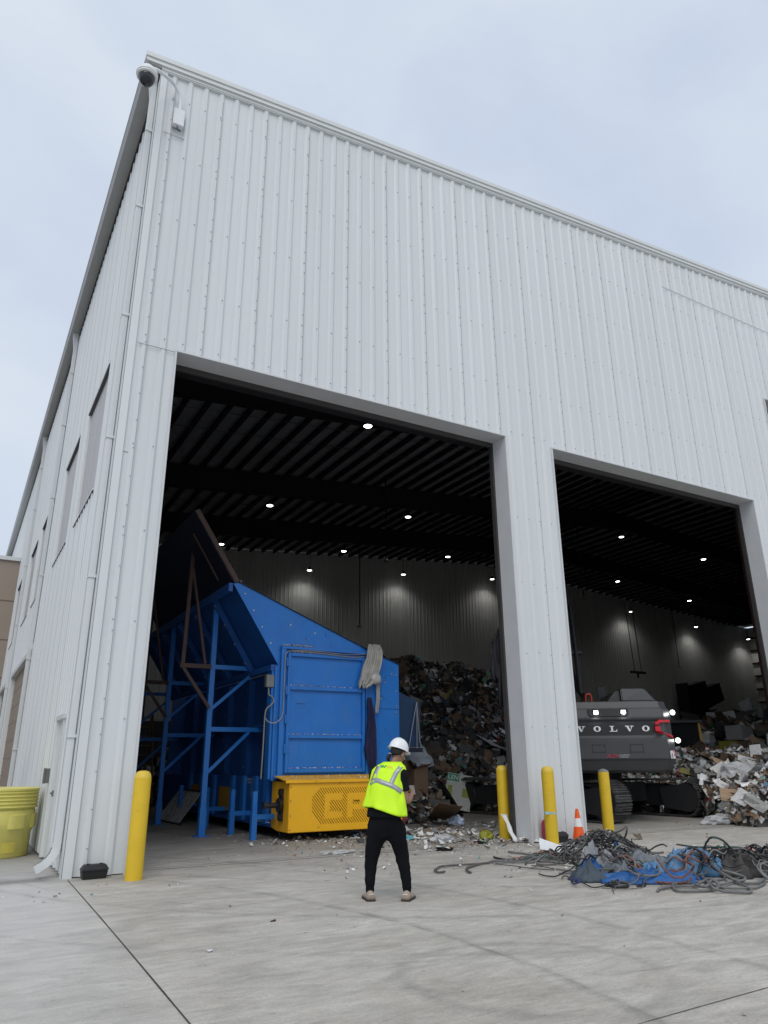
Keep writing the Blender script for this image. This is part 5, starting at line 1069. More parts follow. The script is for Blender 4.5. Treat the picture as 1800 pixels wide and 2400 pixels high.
# ------------------------------------------------------------------ cables and tarpaulins
CB = {
'long_cable_a': [(6.81,10.11,0.025),(6.68,10.08,0.025),(6.71,10.23,0.025),(6.82,10.39,0.025),(7.07,10.6,0.025),(7.34,10.61,0.025),(7.73,10.54,0.025),(8.12,10.56,0.025),(8.44,10.49,0.025),(8.68,10.33,0.025),(8.85,10.08,0.025),(8.87,9.97,0.025)] ,
'long_cable_b': [(7.08,9.82,0.025),(7.09,9.9,0.025),(7.19,10.09,0.025),(7.36,10.28,0.025),(7.65,10.47,0.025),(7.92,10.55,0.025),(8.27,10.53,0.025),(8.58,10.44,0.025),(8.82,10.45,0.025),(9.14,10.67,0.025),(9.43,10.87,0.025),(9.63,10.81,0.025)] ,
'thin_cable_c': [(7.96,10.36,0.025),(8.06,10.03,0.025),(8.12,9.67,0.025),(8.27,9.31,0.025)] ,
'thin_cable_d': [(8.32,9.9,0.025),(8.39,9.77,0.025),(8.37,9.42,0.025)] ,
'cd0': [(9.66,10.84,0.025),(9.95,10.76,0.025),(10.93,11.35,0.025),(10.57,10.62,0.3),(10.6,10.4,0.4),(10.44,10.02,0.35),(10.5,9.81,0.2),(10.72,9.76,0.1)] ,
'cd1': [(9.28,10.43,0.025),(9.65,10.19,0.025),(9.98,9.91,0.1),(9.99,9.45,0.2),(10.5,9.68,0.15),(11.24,10.09,0.05)] ,
'cd2': [(8.88,9.99,0.025),(8.93,9.86,0.025),(9.3,10.11,0.025),(9.59,10.44,0.025),(9.59,10.66,0.025),(9.53,10.7,0.025)] ,
'cd3': [(10.58,10.87,0.15),(10.06,10.29,0.35),(9.92,9.98,0.45),(9.94,9.82,0.45),(10,9.78,0.35),(10.03,10,0.25),(10.58,10.8,0.2)] ,
'cd4': [(10.47,10.59,0.2),(9.88,9.72,0.4),(9.88,9.42,0.5),(10.04,9.45,0.55),(10.04,9.46,0.45),(10.7,10.17,0.2),(10.93,10.21,0.1),(10.92,10.07,0.05)] ,
'cd5': [(10.48,10.88,0.025),(10.01,10.13,0.2),(10.09,9.84,0.3),(10.06,9.61,0.3),(10.72,10.01,0.15),(10.41,9.85,0.1),(10.14,9.92,0.1),(9.99,10.13,0.1)] ,
'cd6': [(10.1,10.07,0.2),(9.88,9.75,0.16),(9.61,9.34,0.08),(9.11,8.76,0.08),(8.84,8.6,0.08),(8.64,8.8,0.064),(8.25,8.87,0.04),(8.1,9.03,0.025)] ,
'cd7': [(9.37,9.15,0.16),(8.9,9.03,0.2),(8.55,8.85,0.16),(8.46,8.85,0.08),(8.33,8.83,0.048),(8.35,8.95,0.025)] ,
'cd8': [(9.58,8.73,0.24),(9.28,8.5,0.2),(8.78,8.2,0.16),(8.56,8.4,0.12),(8.43,8.79,0.08),(8.38,9.01,0.025)] ,
'cd9': [(8.6,8.41,0.025),(8.3,8.1,0.025),(8.29,7.91,0.025),(8.54,8.04,0.03),(8.71,8.3,0.037),(8.65,8.41,0.037),(8.63,8.03,0.025),(8.48,7.72,0.025)] ,
'green1': [(9.98,7.93,0.35),(9.37,7.34,0.55),(9.19,7.11,0.6),(9.44,7.18,0.55),(10.32,7.7,0.35),(11.14,8.05,0.2),(10.67,7.52,0.12),(10.4,7.27,0.08)] ,
'green2': [(10.49,8.84,0.3),(10.03,8.1,0.35),(10.34,7.89,0.35),(10.92,7.99,0.3),(10.87,7.68,0.25),(10.69,7.4,0.2)] ,
'grey_loop': [(10.69,8.49,0.28),(10.13,8.02,0.245),(9.62,7.51,0.175),(9.46,7.22,0.105),(9.49,7.08,0.056),(9.63,7.06,0.056),(9.78,7.18,0.07),(9.74,7.32,0.105),(9.61,7.38,0.14)] ,
'grey_loop2': [(10.94,8.48,0.21),(11.12,8.26,0.21),(11.28,8.09,0.15),(10.8,7.56,0.09),(10.28,7.2,0.048),(9.81,6.96,0.03),(9.6,7,0.025),(9.58,7.19,0.036)] ,
'knot1': [(8.1,7.22,0.025),(8.3,7.33,0.025),(8.6,7.31,0.027),(8.76,7.2,0.036),(9.02,7.26,0.054),(9.07,7.19,0.09),(9,7.04,0.081),(8.93,6.95,0.045),(8.76,6.91,0.027),(8.51,6.96,0.025),(8.32,7.09,0.025),(8.51,7.32,0.025),(8.73,7.48,0.027),(8.89,7.36,0.036),(8.67,6.99,0.054),(8.7,6.91,0.09)] ,
'knot2': [(9.17,7.31,0.068),(8.69,6.86,0.068),(8.77,6.78,0.027),(8.86,6.63,0.025),(8.98,6.55,0.025),(9.21,6.7,0.025),(9.49,7.12,0.036),(9.1,7.03,0.045),(9.08,7.12,0.081),(8.91,7.09,0.068)] ,
'knot3': [(9.73,7.96,0.07),(9.42,7.57,0.052),(8.96,7.06,0.052),(9.04,6.92,0.025),(9.16,6.79,0.025),(9.35,6.72,0.025),(9.8,6.88,0.025)] ,
'oran1': [(10.99,8.57,0.18),(11.34,8.66,0.18),(11.58,8.62,0.15),(11.44,8.6,0.132)] ,
'oran2': [(11.77,8.48,0.21),(11.28,7.97,0.18),(10.96,7.68,0.12),(10.77,7.58,0.072),(10.55,7.6,0.06),(10.52,7.6,0.036),(10.73,7.54,0.036),(10.92,7.5,0.036)] ,
'oran3': [(11.77,8.26,0.21),(11.29,7.84,0.21),(11.07,7.66,0.15),(10.86,7.57,0.12),(11.09,7.6,0.12)] ,
'red1': [(8.92,7.9,0.28),(8.63,7.58,0.25),(8.43,7.31,0.2),(8.47,7.25,0.15),(8.62,7.22,0.15),(8.87,7.3,0.2),(8.66,7.07,0.3),(8.73,7.29,0.32),(8.75,7.45,0.35)] ,
'red2': [(8.8,7.18,0.45),(8.63,7.11,0.42),(8.55,7.1,0.35),(8.67,7.25,0.25),(8.54,7.26,0.22),(8.51,7.35,0.22)] ,
'red3': [(8.58,7.96,0.036),(8.58,7.76,0.036),(8.66,7.63,0.03),(8.75,7.5,0.03),(8.89,7.4,0.048),(9.06,7.47,0.09)] ,
'white1': [(9.46,9.92,0.15),(9.48,9.9,0.2),(9.4,9.73,0.2),(9.27,9.52,0.15),(9.32,9.52,0.1)] ,
'strand': [(9.42,9.29,0.55),(9.6,9.49,0.45),(9.72,9.56,0.4),(9.56,9.36,0.5)] ,
'wirecoil': [(7.78,8.43,0.025),(7.57,8.13,0.1),(7.52,8,0.08),(7.61,8.21,0.025),(7.59,8.22,0.08),(7.66,8.18,0.08),(7.64,8.19,0.025)] ,
'thinwire': [(7.84,8.68,0.025),(8,8.79,0.025),(7.89,8.5,0.025),(7.76,8.18,0.025),(7.6,7.84,0.025),(7.83,7.88,0.025),(8.13,8.08,0.025)] ,
'arch': [(10.52,9.56,0.1),(10.11,9.01,0.25),(9.89,8.63,0.35),(10.13,8.74,0.3)] ,
}
def cable(key, r_, m, label, group=None, name='cable', n=8, cat='cable', braid=False):
    ps = smooth_path(CB[key], n)
    ps = [Vector((p.x+.012*noise.noise(p*4), p.y+.012*noise.noise(p*4+Vector((9, 0, 0))), max(p.z, r_+.002))) for p in ps]
    g = MB()
    if braid:
        for ph in (0, math.pi):
            q = []; L_ = 0
            for i, p in enumerate(ps):
                L_ += (p-ps[i-1]).length if i else 0; q.append(p+Vector((r_*.7*math.cos(L_*38+ph), r_*.4*math.sin(L_*38+ph), r_*.6*math.sin(L_*38+ph))))
            g.tube(q, r_*.75, 5)
    else: g.tube(ps, r_, 7)
    return tag(g.build(name, m, smooth='all'), label, cat, group)
cable('long_cable_a', .015, RUBBER, 'grey rubber cable reaching farthest out towards the worker with hooked end')
cable('long_cable_b', .017, RUBBER, 'grey cable with curled end lying right of the farthest one')
cable('thin_cable_c', .008, RUBBER, 'thin dark wire trailing off from the long cables over bare concrete')
cable('thin_cable_d', .007, BLACK, 'short thin black wire beside the trailing wire')
GC = 'dark cables tangled below the yellow bollard with the broken top'
for k in ('cd0', 'cd1', 'cd2', 'cd3', 'cd4', 'cd5'): cable(k, .015, RUBBER, 'dark grey cable tangled in the looped heap below the broken bollard', GC)
GD = 'grey cables wound through the blue tarpaulin heap'
for k in ('cd6', 'cd7', 'cd8', 'cd9'): cable(k, .015, RUBBERL if k != 'cd9' else RUBBER, 'grey cable winding over the left side of blue tarpaulin', GD)
HOSEG = mat('dark_green_hose', (.03, .07, .06), .5, var=.25)
cable('green1', .015, HOSEG, 'green hose standing up in a high loop right of the tarpaulin', name='hose', cat='hose'); cable('green2', .013, HOSEG, 'green hose running flat behind the high loop', name='hose', cat='hose')
cable('grey_loop', .017, RUBBERL, 'grey hose curving down from the green loop', name='hose', cat='hose'); cable('grey_loop2', .017, RUBBERL, 'grey hose making the big outer bow at the right edge', name='hose', cat='hose')
cable('knot1', .017, RUBBERL, 'thick grey rope with frayed end knotted in front of the heap', name='rope', cat='rope'); cable('knot2', .017, RUBBERL, 'grey rope loop hanging out right of the knot', name='rope', cat='rope'); cable('knot3', .015, RUBBERL, 'grey rope running from the knot to the right edge', name='rope', cat='rope')
HOSEO = mat('orange_hose', (.62, .075, .02), .45, var=.15)
for k, lab in (('oran1', 'short orange hose end behind the green loop'), ('oran2', 'orange hose bending down inside the outer grey bow'), ('oran3', 'orange hose at the right picture edge')): cable(k, .018, HOSEO, lab, name='hose', cat='hose')
ROPER = mat('red_brown_rope', (.20, .085, .065), .8, var=.5, vscale=25)
for k, lab in (('red1', 'red brown braided rope looped over the grey cloth'), ('red2', 'red brown braided rope falling from the top of blue tarpaulin'), ('red3', 'red brown braided rope along the front edge of tarpaulin')): cable(k, .012, ROPER, lab, name='rope', cat='rope', braid=True)
cable('white1', .012, WPLASTIC, 'white cord arched over the dark cables'); cable('strand', .009, WPLASTIC, 'thin white strand curled on top of the cable loops'); cable('wirecoil', .012, mat('blue_wire', (.03, .045, .16), .4), 'small coil of dark blue wire at the left tip of the heap'); cable('thinwire', .008, BLACK, 'thin black wire curling out at the left front'); cable('arch', .012, BLACK, 'black wire arching between both heaps')
g = MB()
for _ in range(225):
    c0 = rnd.choice(((8.8, 7.95, .15, .30), (9.65, 7.95, .27, .22), (10.15, 10.15, .34, .40), (10.15, 10.15, .34, .34), (10.1, 10.1, .32, .36), (8.5, 8.5, .24, .32), (9.5, 9.3, .2, .34), (9.2, 10.3, .06, .26), (10.3, 7.8, .28, .36), (10.8, 7.5, .30, .36), (10.3, 7.6, .26, .3)))
    pts = []; x, y = rnd.gauss(c0[0], c0[3]), rnd.gauss(c0[1], c0[3]); a = U(0, 6.28); ca = rnd.gauss(0, .6)
    for k in range(9):
        rr_ = math.hypot(x-c0[0], y-c0[1]); pts.append((x, y, max(.015, (c0[2]+U(-.06, .10))*max(0, 1-(rr_/(c0[3]*2.3))**2)+.02)))
        x += .13*math.cos(a); y += .13*math.sin(a); a += ca+rnd.gauss(0, .3)
    g.k = rnd.choice((0, 0, 0, 0, 0, 0, 1, 1, 1, 1, 2, 2, 2, 2, 2, 2, 0, 1, 3, 4)); g.tube(smooth_path(pts, 4), rnd.choice((.004, .006, .009, .013, .016)), 5)
tag(g.build('tangled_wire', [RUBBER, RUBBERL, BLACK, ROPER, HOSEG], smooth='all'), 'mass of thin dark wires tangled through both heaps', 'wire', kind='stuff')
def tarp(name, label, cat, m, c, rx, ry, h, rz, seed, drop=.0, n=44):
    """a crumpled cloth: a ridged height field with a ragged outline, lying on the heap"""
    g = MB(); rs = []
    def folds(u, v):
        u, v = u*rx*2.2, v*ry*2.2; p = Vector((u*1.7+seed, v*1.7, seed)); w = noise.noise(p*.9)*1.1
        a = abs(noise.noise(Vector((u*2.1+w+seed, v*2.1-w, 1.3)))); b = abs(noise.noise(Vector((u*4.7-w, v*4.7+w+seed, 7.7))))
        return (1-a*2.6)*.60+(1-b*3.0)*.40+.25*noise.noise(p*2.2)
    for j in range(17):
        t_ = j/16; ring = []
        for k in range(n):
            q = 6.2832*k/n; e = 1+.42*noise.noise(Vector((math.cos(q)*1.3+seed, math.sin(q)*1.3, 2)))+.30*noise.noise(Vector((math.cos(q)*3.5, math.sin(q)*3.5+seed, 4)))
            u, v = t_*e*math.cos(q), t_*e*math.sin(q); body = (max(0, 1-t_**2.2))**.8
            ring.append((u*rx, v*ry, max(.008, h*body*(.58+.78*folds(u, v))+.035*(1-t_)+.03*max(0, folds(u*1.5, v*1.5))*(t_ < .99)+drop*u*body)))
        rs.append(ring)
    g.rings(rs, cap=False); o = g.build(name, m, smooth='all'); o.location = c; o.rotation_euler = (0, 0, rz); md = o.modifiers.new('thickness', 'SOLIDIFY'); md.thickness = .006
    return tag(o, label, cat)
TARP = mat('blue_tarpaulin', (.018, .105, .32), .5, var=.25, vscale=3, dirt=((.14, .19, .26), 5, .55, .2, .5), bump=.5, bscale=9)
TARP2 = mat('faded_blue_tarpaulin', (.085, .215, .39), .55, var=.2, vscale=3, dirt=((.20, .26, .32), 6, .55, .2, .6), bump=.5, bscale=9)
GREYT = mat('grey_tarpaulin', (.15, .17, .19), .6, var=.3, vscale=4, bump=.6, bscale=9)
VR = R(-30)
tarp('tarpaulin', 'low crumpled deep blue tarpaulin at the front of cable heap', 'tarpaulin', TARP, (8.72, 7.92, .0), .80, .28, .13, VR, 1.5)
tarp('tarpaulin', 'faded light blue tarpaulin humped beside the green hose', 'tarpaulin', TARP2, (9.72, 8.02, .0), .44, .32, .31, VR, 8.2)
tarp('tarpaulin', 'grey tarpaulin bundled between two blue tarpaulins', 'tarpaulin', GREYT, (9.25, 8.42, .0), .62, .36, .20, VR, 15.1)
SLATE = mat('slate_cloth', (.055, .075, .095), .7, var=.3, bump=.5, bscale=10); DRAG = mat('dark_rag', (.055, .052, .05), .85, var=.5, vscale=7, bump=.7, bscale=12)
tarp('cloth_bundle', 'dark slate cloth bundle at the left end of blue tarpaulin', 'cloth', SLATE, (8.08, 8.38, 0), .26, .20, .16, VR, 21.7)
tarp('cloth_bundle', 'pale grey rag peeking between cables left of the tarpaulin', 'cloth', mat('pale_rag', (.24, .25, .27), .8, var=.2, bump=.5, bscale=10), (8.78, 8.95, .0), .30, .22, .30, VR, 28.3)
tarp('cloth_bundle', 'grey cloth rising behind the deep blue tarpaulin', 'cloth', GREYT, (9.35, 9.2, 0), .36, .26, .17, VR, 35.9)
tarp('cloth_bundle', 'dark rag mass inside the big outer hose bow', 'cloth', DRAG, (10.25, 7.65, 0), .46, .38, .24, VR, 42.6)
tarp('cloth_bundle', 'dark tangled rag mass at the right picture edge', 'cloth', DRAG, (11.0, 7.5, 0), .5, .4, .28, VR, 49.4)
for i_, (x_, y_, rx_, m_, lab_) in enumerate(((9.05, 8.15, .14, TARP2, 'faded blue scrap between the deep blue tarpaulin and grey cloth'), (8.5, 8.15, .12, GREYT, 'grey scrap lying over the left part of the deep blue tarpaulin'), (10.45, 8.05, .13, TARP2, 'light blue scrap under the green hose loop'), (8.45, 8.72, .13, TARP, 'blue scrap of tarpaulin among cables at the far left of heap'), (10.0, 7.72, .15, TARP2, 'faded blue scrap below the humped tarpaulin'), (10.1, 9.75, .12, TARP, 'small blue scrap under the dark cable loops'))):
    tarp('cloth_scrap', lab_, 'cloth', m_, (x_, y_, .02), rx_*1.4, rx_, .17, VR+i_, 55+i_*7)
g = MB(); g.rings([[(-.3, -.25, 0), (.3, -.25, 0), (.3, .25, 0), (-.3, .25, 0)], [(-.28, -.22, .42), (.22, -.2, .50), (.25, .2, .46), (-.25, .22, .44)]]); o = tag(g.build('stump', CONC, bevel=.06), 'broken grey concrete lump at the far right of the hose heap', 'concrete'); o.scale = (.7, .7, .7); o.location = (12.15, 7.95, 0); o.rotation_euler = (0, 0, .5)

# ------------------------------------------------------------------ the worker
pw = thing('person', 'worker seen from behind in white hard hat, lime vest and black trousers', 'person', (4.94, 8.60, 0), -YAW)
SKIN = mat('skin', (.30, .165, .115), .55, var=.06); TROU = mat('black_trousers', (.006, .0065, .009), .9, var=.25, vscale=5, bump=.4, bscale=18, spec=.12)
SHIRT = mat('black_shirt', (.0085, .009, .012), .9, var=.25, vscale=6, bump=.3, bscale=18, spec=.12); VEST = mat('lime_vest', (.60, .95, .018), .6, var=.07, vscale=5, bump=.35, bscale=11)
SILVER = mat('silver_tape', (.36, .38, .40), .35, .3, var=.08); HAT = mat('white_helmet', (.76, .78, .80), .25, var=.02)
SHOE = mat('beige_shoe', (.36, .29, .235), .75, var=.15, vscale=14); SOLE = mat('dark_sole', (.045, .038, .034), .7); HAIR = mat('black_hair', (.012, .010, .010), .6, var=.3, vscale=30)
def skin_mesh(name, J, E_, root, m, parent, levels=2):
    names = list(J); me = bpy.data.meshes.new(name); me.from_pydata([J[k][0] for k in names], [(names.index(a), names.index(b)) for a, b in E_], [])
    o = bpy.data.objects.new(name, me); COL.objects.link(o); o.modifiers.new('skin', 'SKIN')
    for i, k in enumerate(names):
        r_ = J[k][1]; d = me.skin_vertices[0].data[i]; d.radius = r_ if isinstance(r_, tuple) else (r_, r_); d.use_root = k == root
    s_ = o.modifiers.new('sub', 'SUBSURF'); s_.levels = levels; s_.render_levels = levels
    dg = bpy.context.evaluated_depsgraph_get(); dg.update(); m2 = bpy.data.meshes.new_from_object(o.evaluated_get(dg)); o.modifiers.clear(); o.data = m2
    m2.materials.clear(); m2.materials.append(m); m2.polygons.foreach_set('use_smooth', [True]*len(m2.polygons)); o.parent = parent; return o
FA = R(28); f_ = Vector((math.sin(FA), math.cos(FA), 0)); rg = Vector((math.cos(FA), -math.sin(FA), 0))       # body facing
HA = R(52); hf = Vector((math.sin(HA), math.cos(HA), 0)); hr = Vector((math.cos(HA), -math.sin(HA), 0))       # head turned further
HC = Vector((.150, .13, 1.695))
V3 = Vector
J = {'pelvis': (V3((-.02, 0, .97)), (.13, .10)), 'spine': (V3((-.03, .01, 1.15)), (.13, .095)), 'chest': (V3((.0, .035, 1.36)), (.15, .10)), 'neckb': (V3((.065, .075, 1.54)), .060), 'neck': (V3((.105, .10, 1.61)), .052),
     'headb': (HC+V3((-.01, -.005, -.045)), .068), 'head': (HC+V3((0, 0, .03)), .086), 'crown': (HC+V3((0, 0, .10)), .066), 'chin': (HC+hf*.075+V3((0, 0, -.085)), .034), 'nose': (HC+hf*.115+V3((0, 0, -.01)), .016), 'brow': (HC+hf*.07+V3((0, 0, .03)), .045),
     'ear_r': (HC+hr*.084+V3((0, 0, -.012)), .016), 'ear_rl': (HC+hr*.087+V3((0, 0, -.04)), .011), 'ear_l': (HC-hr*.084+V3((0, 0, -.012)), .016),
     'sh_r': (V3((.185, -.045, 1.455)), .062), 'el_r': (V3((.232, -.03, 1.12)), .052), 'fo_r': (V3((.268, .06, 1.135)), .050), 'wr_r': (V3((.325, .20, 1.205)), .029), 'pa_r': (V3((.335, .265, 1.225)), (.034, .022)),
     'sh_l': (V3((-.155, .13, 1.465)), .062), 'el_l': (V3((-.16, .20, 1.15)), .046), 'wr_l': (V3((.10, .37, 1.19)), .028), 'pa_l': (V3((.165, .385, 1.205)), (.034, .022)),
     'hip_r': (V3((.09, -.01, .86)), .10), 'kn_r': (V3((.18, .045, .46)), .06), 'an_r': (V3((.236, .0, .10)), .04), 'hip_l': (V3((-.12, .01, .86)), .10), 'kn_l': (V3((-.20, .055, .46)), .06), 'an_l': (V3((-.222, .02, .10)), .04)}
E_ = [('pelvis', 'spine'), ('spine', 'chest'), ('chest', 'neckb'), ('neckb', 'neck'), ('neck', 'headb'), ('headb', 'head'), ('head', 'crown'), ('headb', 'chin'), ('head', 'brow'), ('brow', 'nose'), ('head', 'ear_r'), ('ear_r', 'ear_rl'), ('head', 'ear_l'), ('chest', 'sh_r'), ('sh_r', 'el_r'), ('el_r', 'fo_r'), ('fo_r', 'wr_r'), ('wr_r', 'pa_r'), ('chest', 'sh_l'), ('sh_l', 'el_l'), ('el_l', 'wr_l'), ('wr_l', 'pa_l'), ('pelvis', 'hip_r'), ('hip_r', 'kn_r'), ('kn_r', 'an_r'), ('pelvis', 'hip_l'), ('hip_l', 'kn_l'), ('kn_l', 'an_l')]
# five fingers a hand, curled inwards
for sd_, pa, dirv, side in (('r', J['pa_r'][0], V3((-.10, .95, .25)), V3((-.25, .1, .95))), ('l', J['pa_l'][0], V3((.95, .25, .15)), V3((-.1, -.1, .98)))):
    dirv.normalize(); side.normalize(); curl = dirv.cross(side) * (-1 if sd_ == 'r' else 1)
    for q, (off, ln) in enumerate(((-.030, .060), (-.011, .074), (.010, .080), (.030, .070))):
        a = pa+side*off+dirv*.045; b = a+dirv*ln*.5+curl*.012; c = b+dirv*ln*.35+curl*.034
        for n_, p, r_ in (('a', a, .0105), ('b', b, .0095), ('c', c, .008)): J[f'f{sd_}{q}{n_}'] = (p, r_)
        E_ += [(f'pa_{sd_}', f'f{sd_}{q}a'), (f'f{sd_}{q}a', f'f{sd_}{q}b'), (f'f{sd_}{q}b', f'f{sd_}{q}c')]
    a = pa+side*.030-dirv*.015+curl*.01; b = a+side*.022+dirv*.032+curl*.016; c = b+dirv*.03+curl*.008
    for n_, p, r_ in (('a', a, .013), ('b', b, .011), ('c', c, .009)): J[f't{sd_}{n_}'] = (p, r_)
    E_ += [(f'pa_{sd_}', f't{sd_}a'), (f't{sd_}a', f't{sd_}b'), (f't{sd_}b', f't{sd_}c')]
skin_mesh('body', J, E_, 'pelvis', SKIN, pw)
# trousers
JT = {'waist': (V3((-.03, .0, .985)), (.12, .085)), 'hips': (V3((-.015, .0, .92)), (.225, .150)), 'seat': (V3((-.015, .0, .86)), (.165, .15)),
      'hl': (V3((-.135, .01, .78)), (.150, .15)), 'tl': (V3((-.175, .035, .60)), 0.110), 'kl': (V3((-.205, .055, .46)), 0.093), 'cl': (V3((-.220, .03, .29)), 0.077), 'sl': (V3((-.222, .02, .165)), 0.061), 'ul': (V3((-.220, .02, .12)), 0.062), 'al': (V3((-.222, .02, .07)), 0.051),
      'hr_': (V3((.115, -.01, .78)), (.150, .15)), 'tr_': (V3((.155, .025, .60)), 0.107), 'kr_': (V3((.185, .045, .46)), 0.092), 'cr_': (V3((.215, .02, .29)), 0.074), 'sr_': (V3((.234, .0, .165)), 0.060), 'ur_': (V3((.236, .0, .12)), 0.061), 'ar_': (V3((.236, .0, .07)), 0.049)}
ET = [('waist', 'hips'), ('hips', 'seat'), ('seat', 'hl'), ('hl', 'tl'), ('tl', 'kl'), ('kl', 'cl'), ('cl', 'sl'), ('sl', 'ul'), ('ul', 'al'), ('seat', 'hr_'), ('hr_', 'tr_'), ('tr_', 'kr_'), ('kr_', 'cr_'), ('cr_', 'sr_'), ('sr_', 'ur_'), ('ur_', 'ar_')]
tr_o = skin_mesh('trousers', JT, ET, 'hips', TROU, pw)
for v in tr_o.data.vertices:
    v.co += v.normal*(.010*noise.noise((v.co.x*7, v.co.y*7, v.co.z*11))+.006*noise.noise((v.co.x*5, v.co.y*5, v.co.z*30)))
# torso profile: z, centre x, centre y, half width, half depth
TP = [(.94, -.03, .0, .238, .178), (1.06, -.035, .005, .228, .165), (1.2, -.025, .015, .203, .152), (1.32, -.008, .03, .204, .146), (1.42, .012, .045, .212, .136), (1.50, .028, .055, .204, .116), (1.55, .045, .065, .160, .096), (1.59, .065, .078, .085, .072), (1.625, .080, .090, .062, .060)]
def tor(z):
    for a, b in zip(TP, TP[1:]):
        if a[0] <= z <= b[0]: t_ = (z-a[0])/(b[0]-a[0]); return [a[k]+(b[k]-a[k])*t_ for k in range(1, 5)]
    return list(TP[0][1:]) if z < TP[0][0] else list(TP[-1][1:])
def tp(z, th, off=0., wr=0.):
    cx, cy, a, b = tor(z); w_ = wr*(noise.noise((math.cos(th)*2.2, math.sin(th)*2.2, z*5))+.6*noise.noise((math.cos(th)*4+z*3, math.sin(th)*4, z*9+3)))
    p = V3((cx, cy, z))+rg*((a+off+w_)*math.cos(th))+f_*((b+off+w_)*math.sin(th)); return p
NT = 48
for v in tr_o.data.vertices:          # keep the waistband inside the shirt and vest
    if v.co.z > .88:
        cx, cy, a_, b_ = tor(max(v.co.z, .94)); q = V3((v.co.x-cx, v.co.y-cy, 0)); k_ = math.hypot(q.dot(rg)/(a_-.02), q.dot(f_)/(b_-.02))
        if k_ > 1: v.co.x, v.co.y = cx+q.x/k_, cy+q.y/k_
g = MB(); zs = [.945+.0375*k for k in range(18)]
g.rings([[tp(z, 6.2832*k/NT, -.012 if z > 1.05 else .006*(1.05-z)/.1, .005) for k in range(NT)] for z in zs])
for sh, el, m_ in (('sh_r', 'el_r', .62), ('sh_l', 'el_l', .62)):
    a, b = J[sh][0], J[el][0]; pts = [a+(a-J['chest'][0])*-.25+V3((0, 0, .02)), a, a.lerp(b, .3), a.lerp(b, m_)]; g.tube(smooth_path(pts, 4), [.070]*4+[.078]*4+[.074]*4+[.072], 14)
g.build('shirt', SHIRT, pw, smooth='all')
HEMT = lambda th: 1.03-.075*max(0, math.cos(th-R(-8)))-.03*max(0, math.sin(th))+.035*max(0, math.cos(th-R(-120)))
def vp(s, th):   # s 0 at hem .. 1 at collar
    h = HEMT(th); z = h+(1.60-h)*s; fl = .020*(1-s)**1.3+.014+.010*(1-s)*math.sin(th*7+2*s)+.006*(1-s)*math.sin(th*13+3)*(1+.6*math.cos(th-math.pi)); arm = -.018*math.exp(-((z-1.42)/.10)**2)*abs(math.cos(th))**3
    return tp(z, th, .022+fl+arm, .010)
g = MB(); rs = []
for j in range(27): rs.append([vp(j/26, 6.2832*k/NT) for k in range(NT)])
g.rings(rs, cap=False); vest = g.build('vest', VEST, pw, smooth='all'); md = vest.modifiers.new('thickness', 'SOLIDIFY'); md.thickness = .005; md.offset = 0
# helper: the point of the vest's back at picture-side offset x and height z
def onback(x, z, off=.005):
    best = None
    for k in range(181):
        th = math.pi+math.pi*k/180+R(FA*0+28)*0+(-R(28)*0); th = R(150)+R(240)*k/180
        h = HEMT(th); s = max(0, min(1, (z-h)/(1.60-h))); p = vp(s, th); d = abs(p.x-x)+(0 if p.y < .12 else 5)
        if best is None or d < best[0]: best = (d, p, th)
    p, th = best[1], best[2]; nrm_ = (rg*math.cos(th)+f_*math.sin(th)).normalized(); return p+nrm_*off
ZX = lambda a, b: ((a-525)/(912+.028*(b-400)), 1.623-(b-400)*.000996-(b-400)*(b-1040)*4.5e-8)
def strip(g, pts, w, off=.006, n=10):     # pts in photo-plane metres on the back of the vest
    ps = smooth_path([(x, 0, z) for x, z in pts], n); L_, R_ = [], []
    for i, p in enumerate(ps):
        d = (ps[min(i+1, len(ps)-1)]-ps[max(i-1, 0)]).normalized(); q = V3((-d.z, 0, d.x))*w/2
        L_.append(onback(p.x+q.x, p.z+q.z, off)); R_.append(onback(p.x-q.x, p.z-q.z, off))
    g.rings([[a, b] for a, b in zip(L_, R_)], cap=False, closed=False)
g = MB(); strip(g, [ZX(*q) for q in [(318, 690), (355, 660), (410, 648), (480, 675), (560, 705), (620, 735), (690, 790)]], .055)
strip(g, [ZX(*q) for q in [(445, 445), (405, 540), (368, 640)]], .05, .007); strip(g, [ZX(*q) for q in [(690, 475), (635, 550), (590, 640), (572, 690)]], .055, .007)
tape = g.build('reflective_tape', SILVER, vest, smooth='all'); tape.modifiers.new('thickness', 'SOLIDIFY').thickness = .002
def strokes(polys, w, m, name):
    g = MB()
    for pl in polys:
        for a, b in zip(pl, pl[1:]): strip(g, [a, b], w, .0075, 3)
    o = g.build(name, m, vest); o.modifiers.new('thickness', 'SOLIDIFY').thickness = .001
strokes([[ZX(*q) for q in [(459, 460), (468, 492), (486, 464), (496, 494), (520, 464)]]], .013, mat('green_print', (.03, .30, .10), .6), 'logo_letter')
strokes([[ZX(*q) for q in [(527, 496), (545, 468), (553, 502), (576, 474), (588, 512)]]], .012, mat('gold_print', (.72, .55, .06), .6), 'logo_letter')
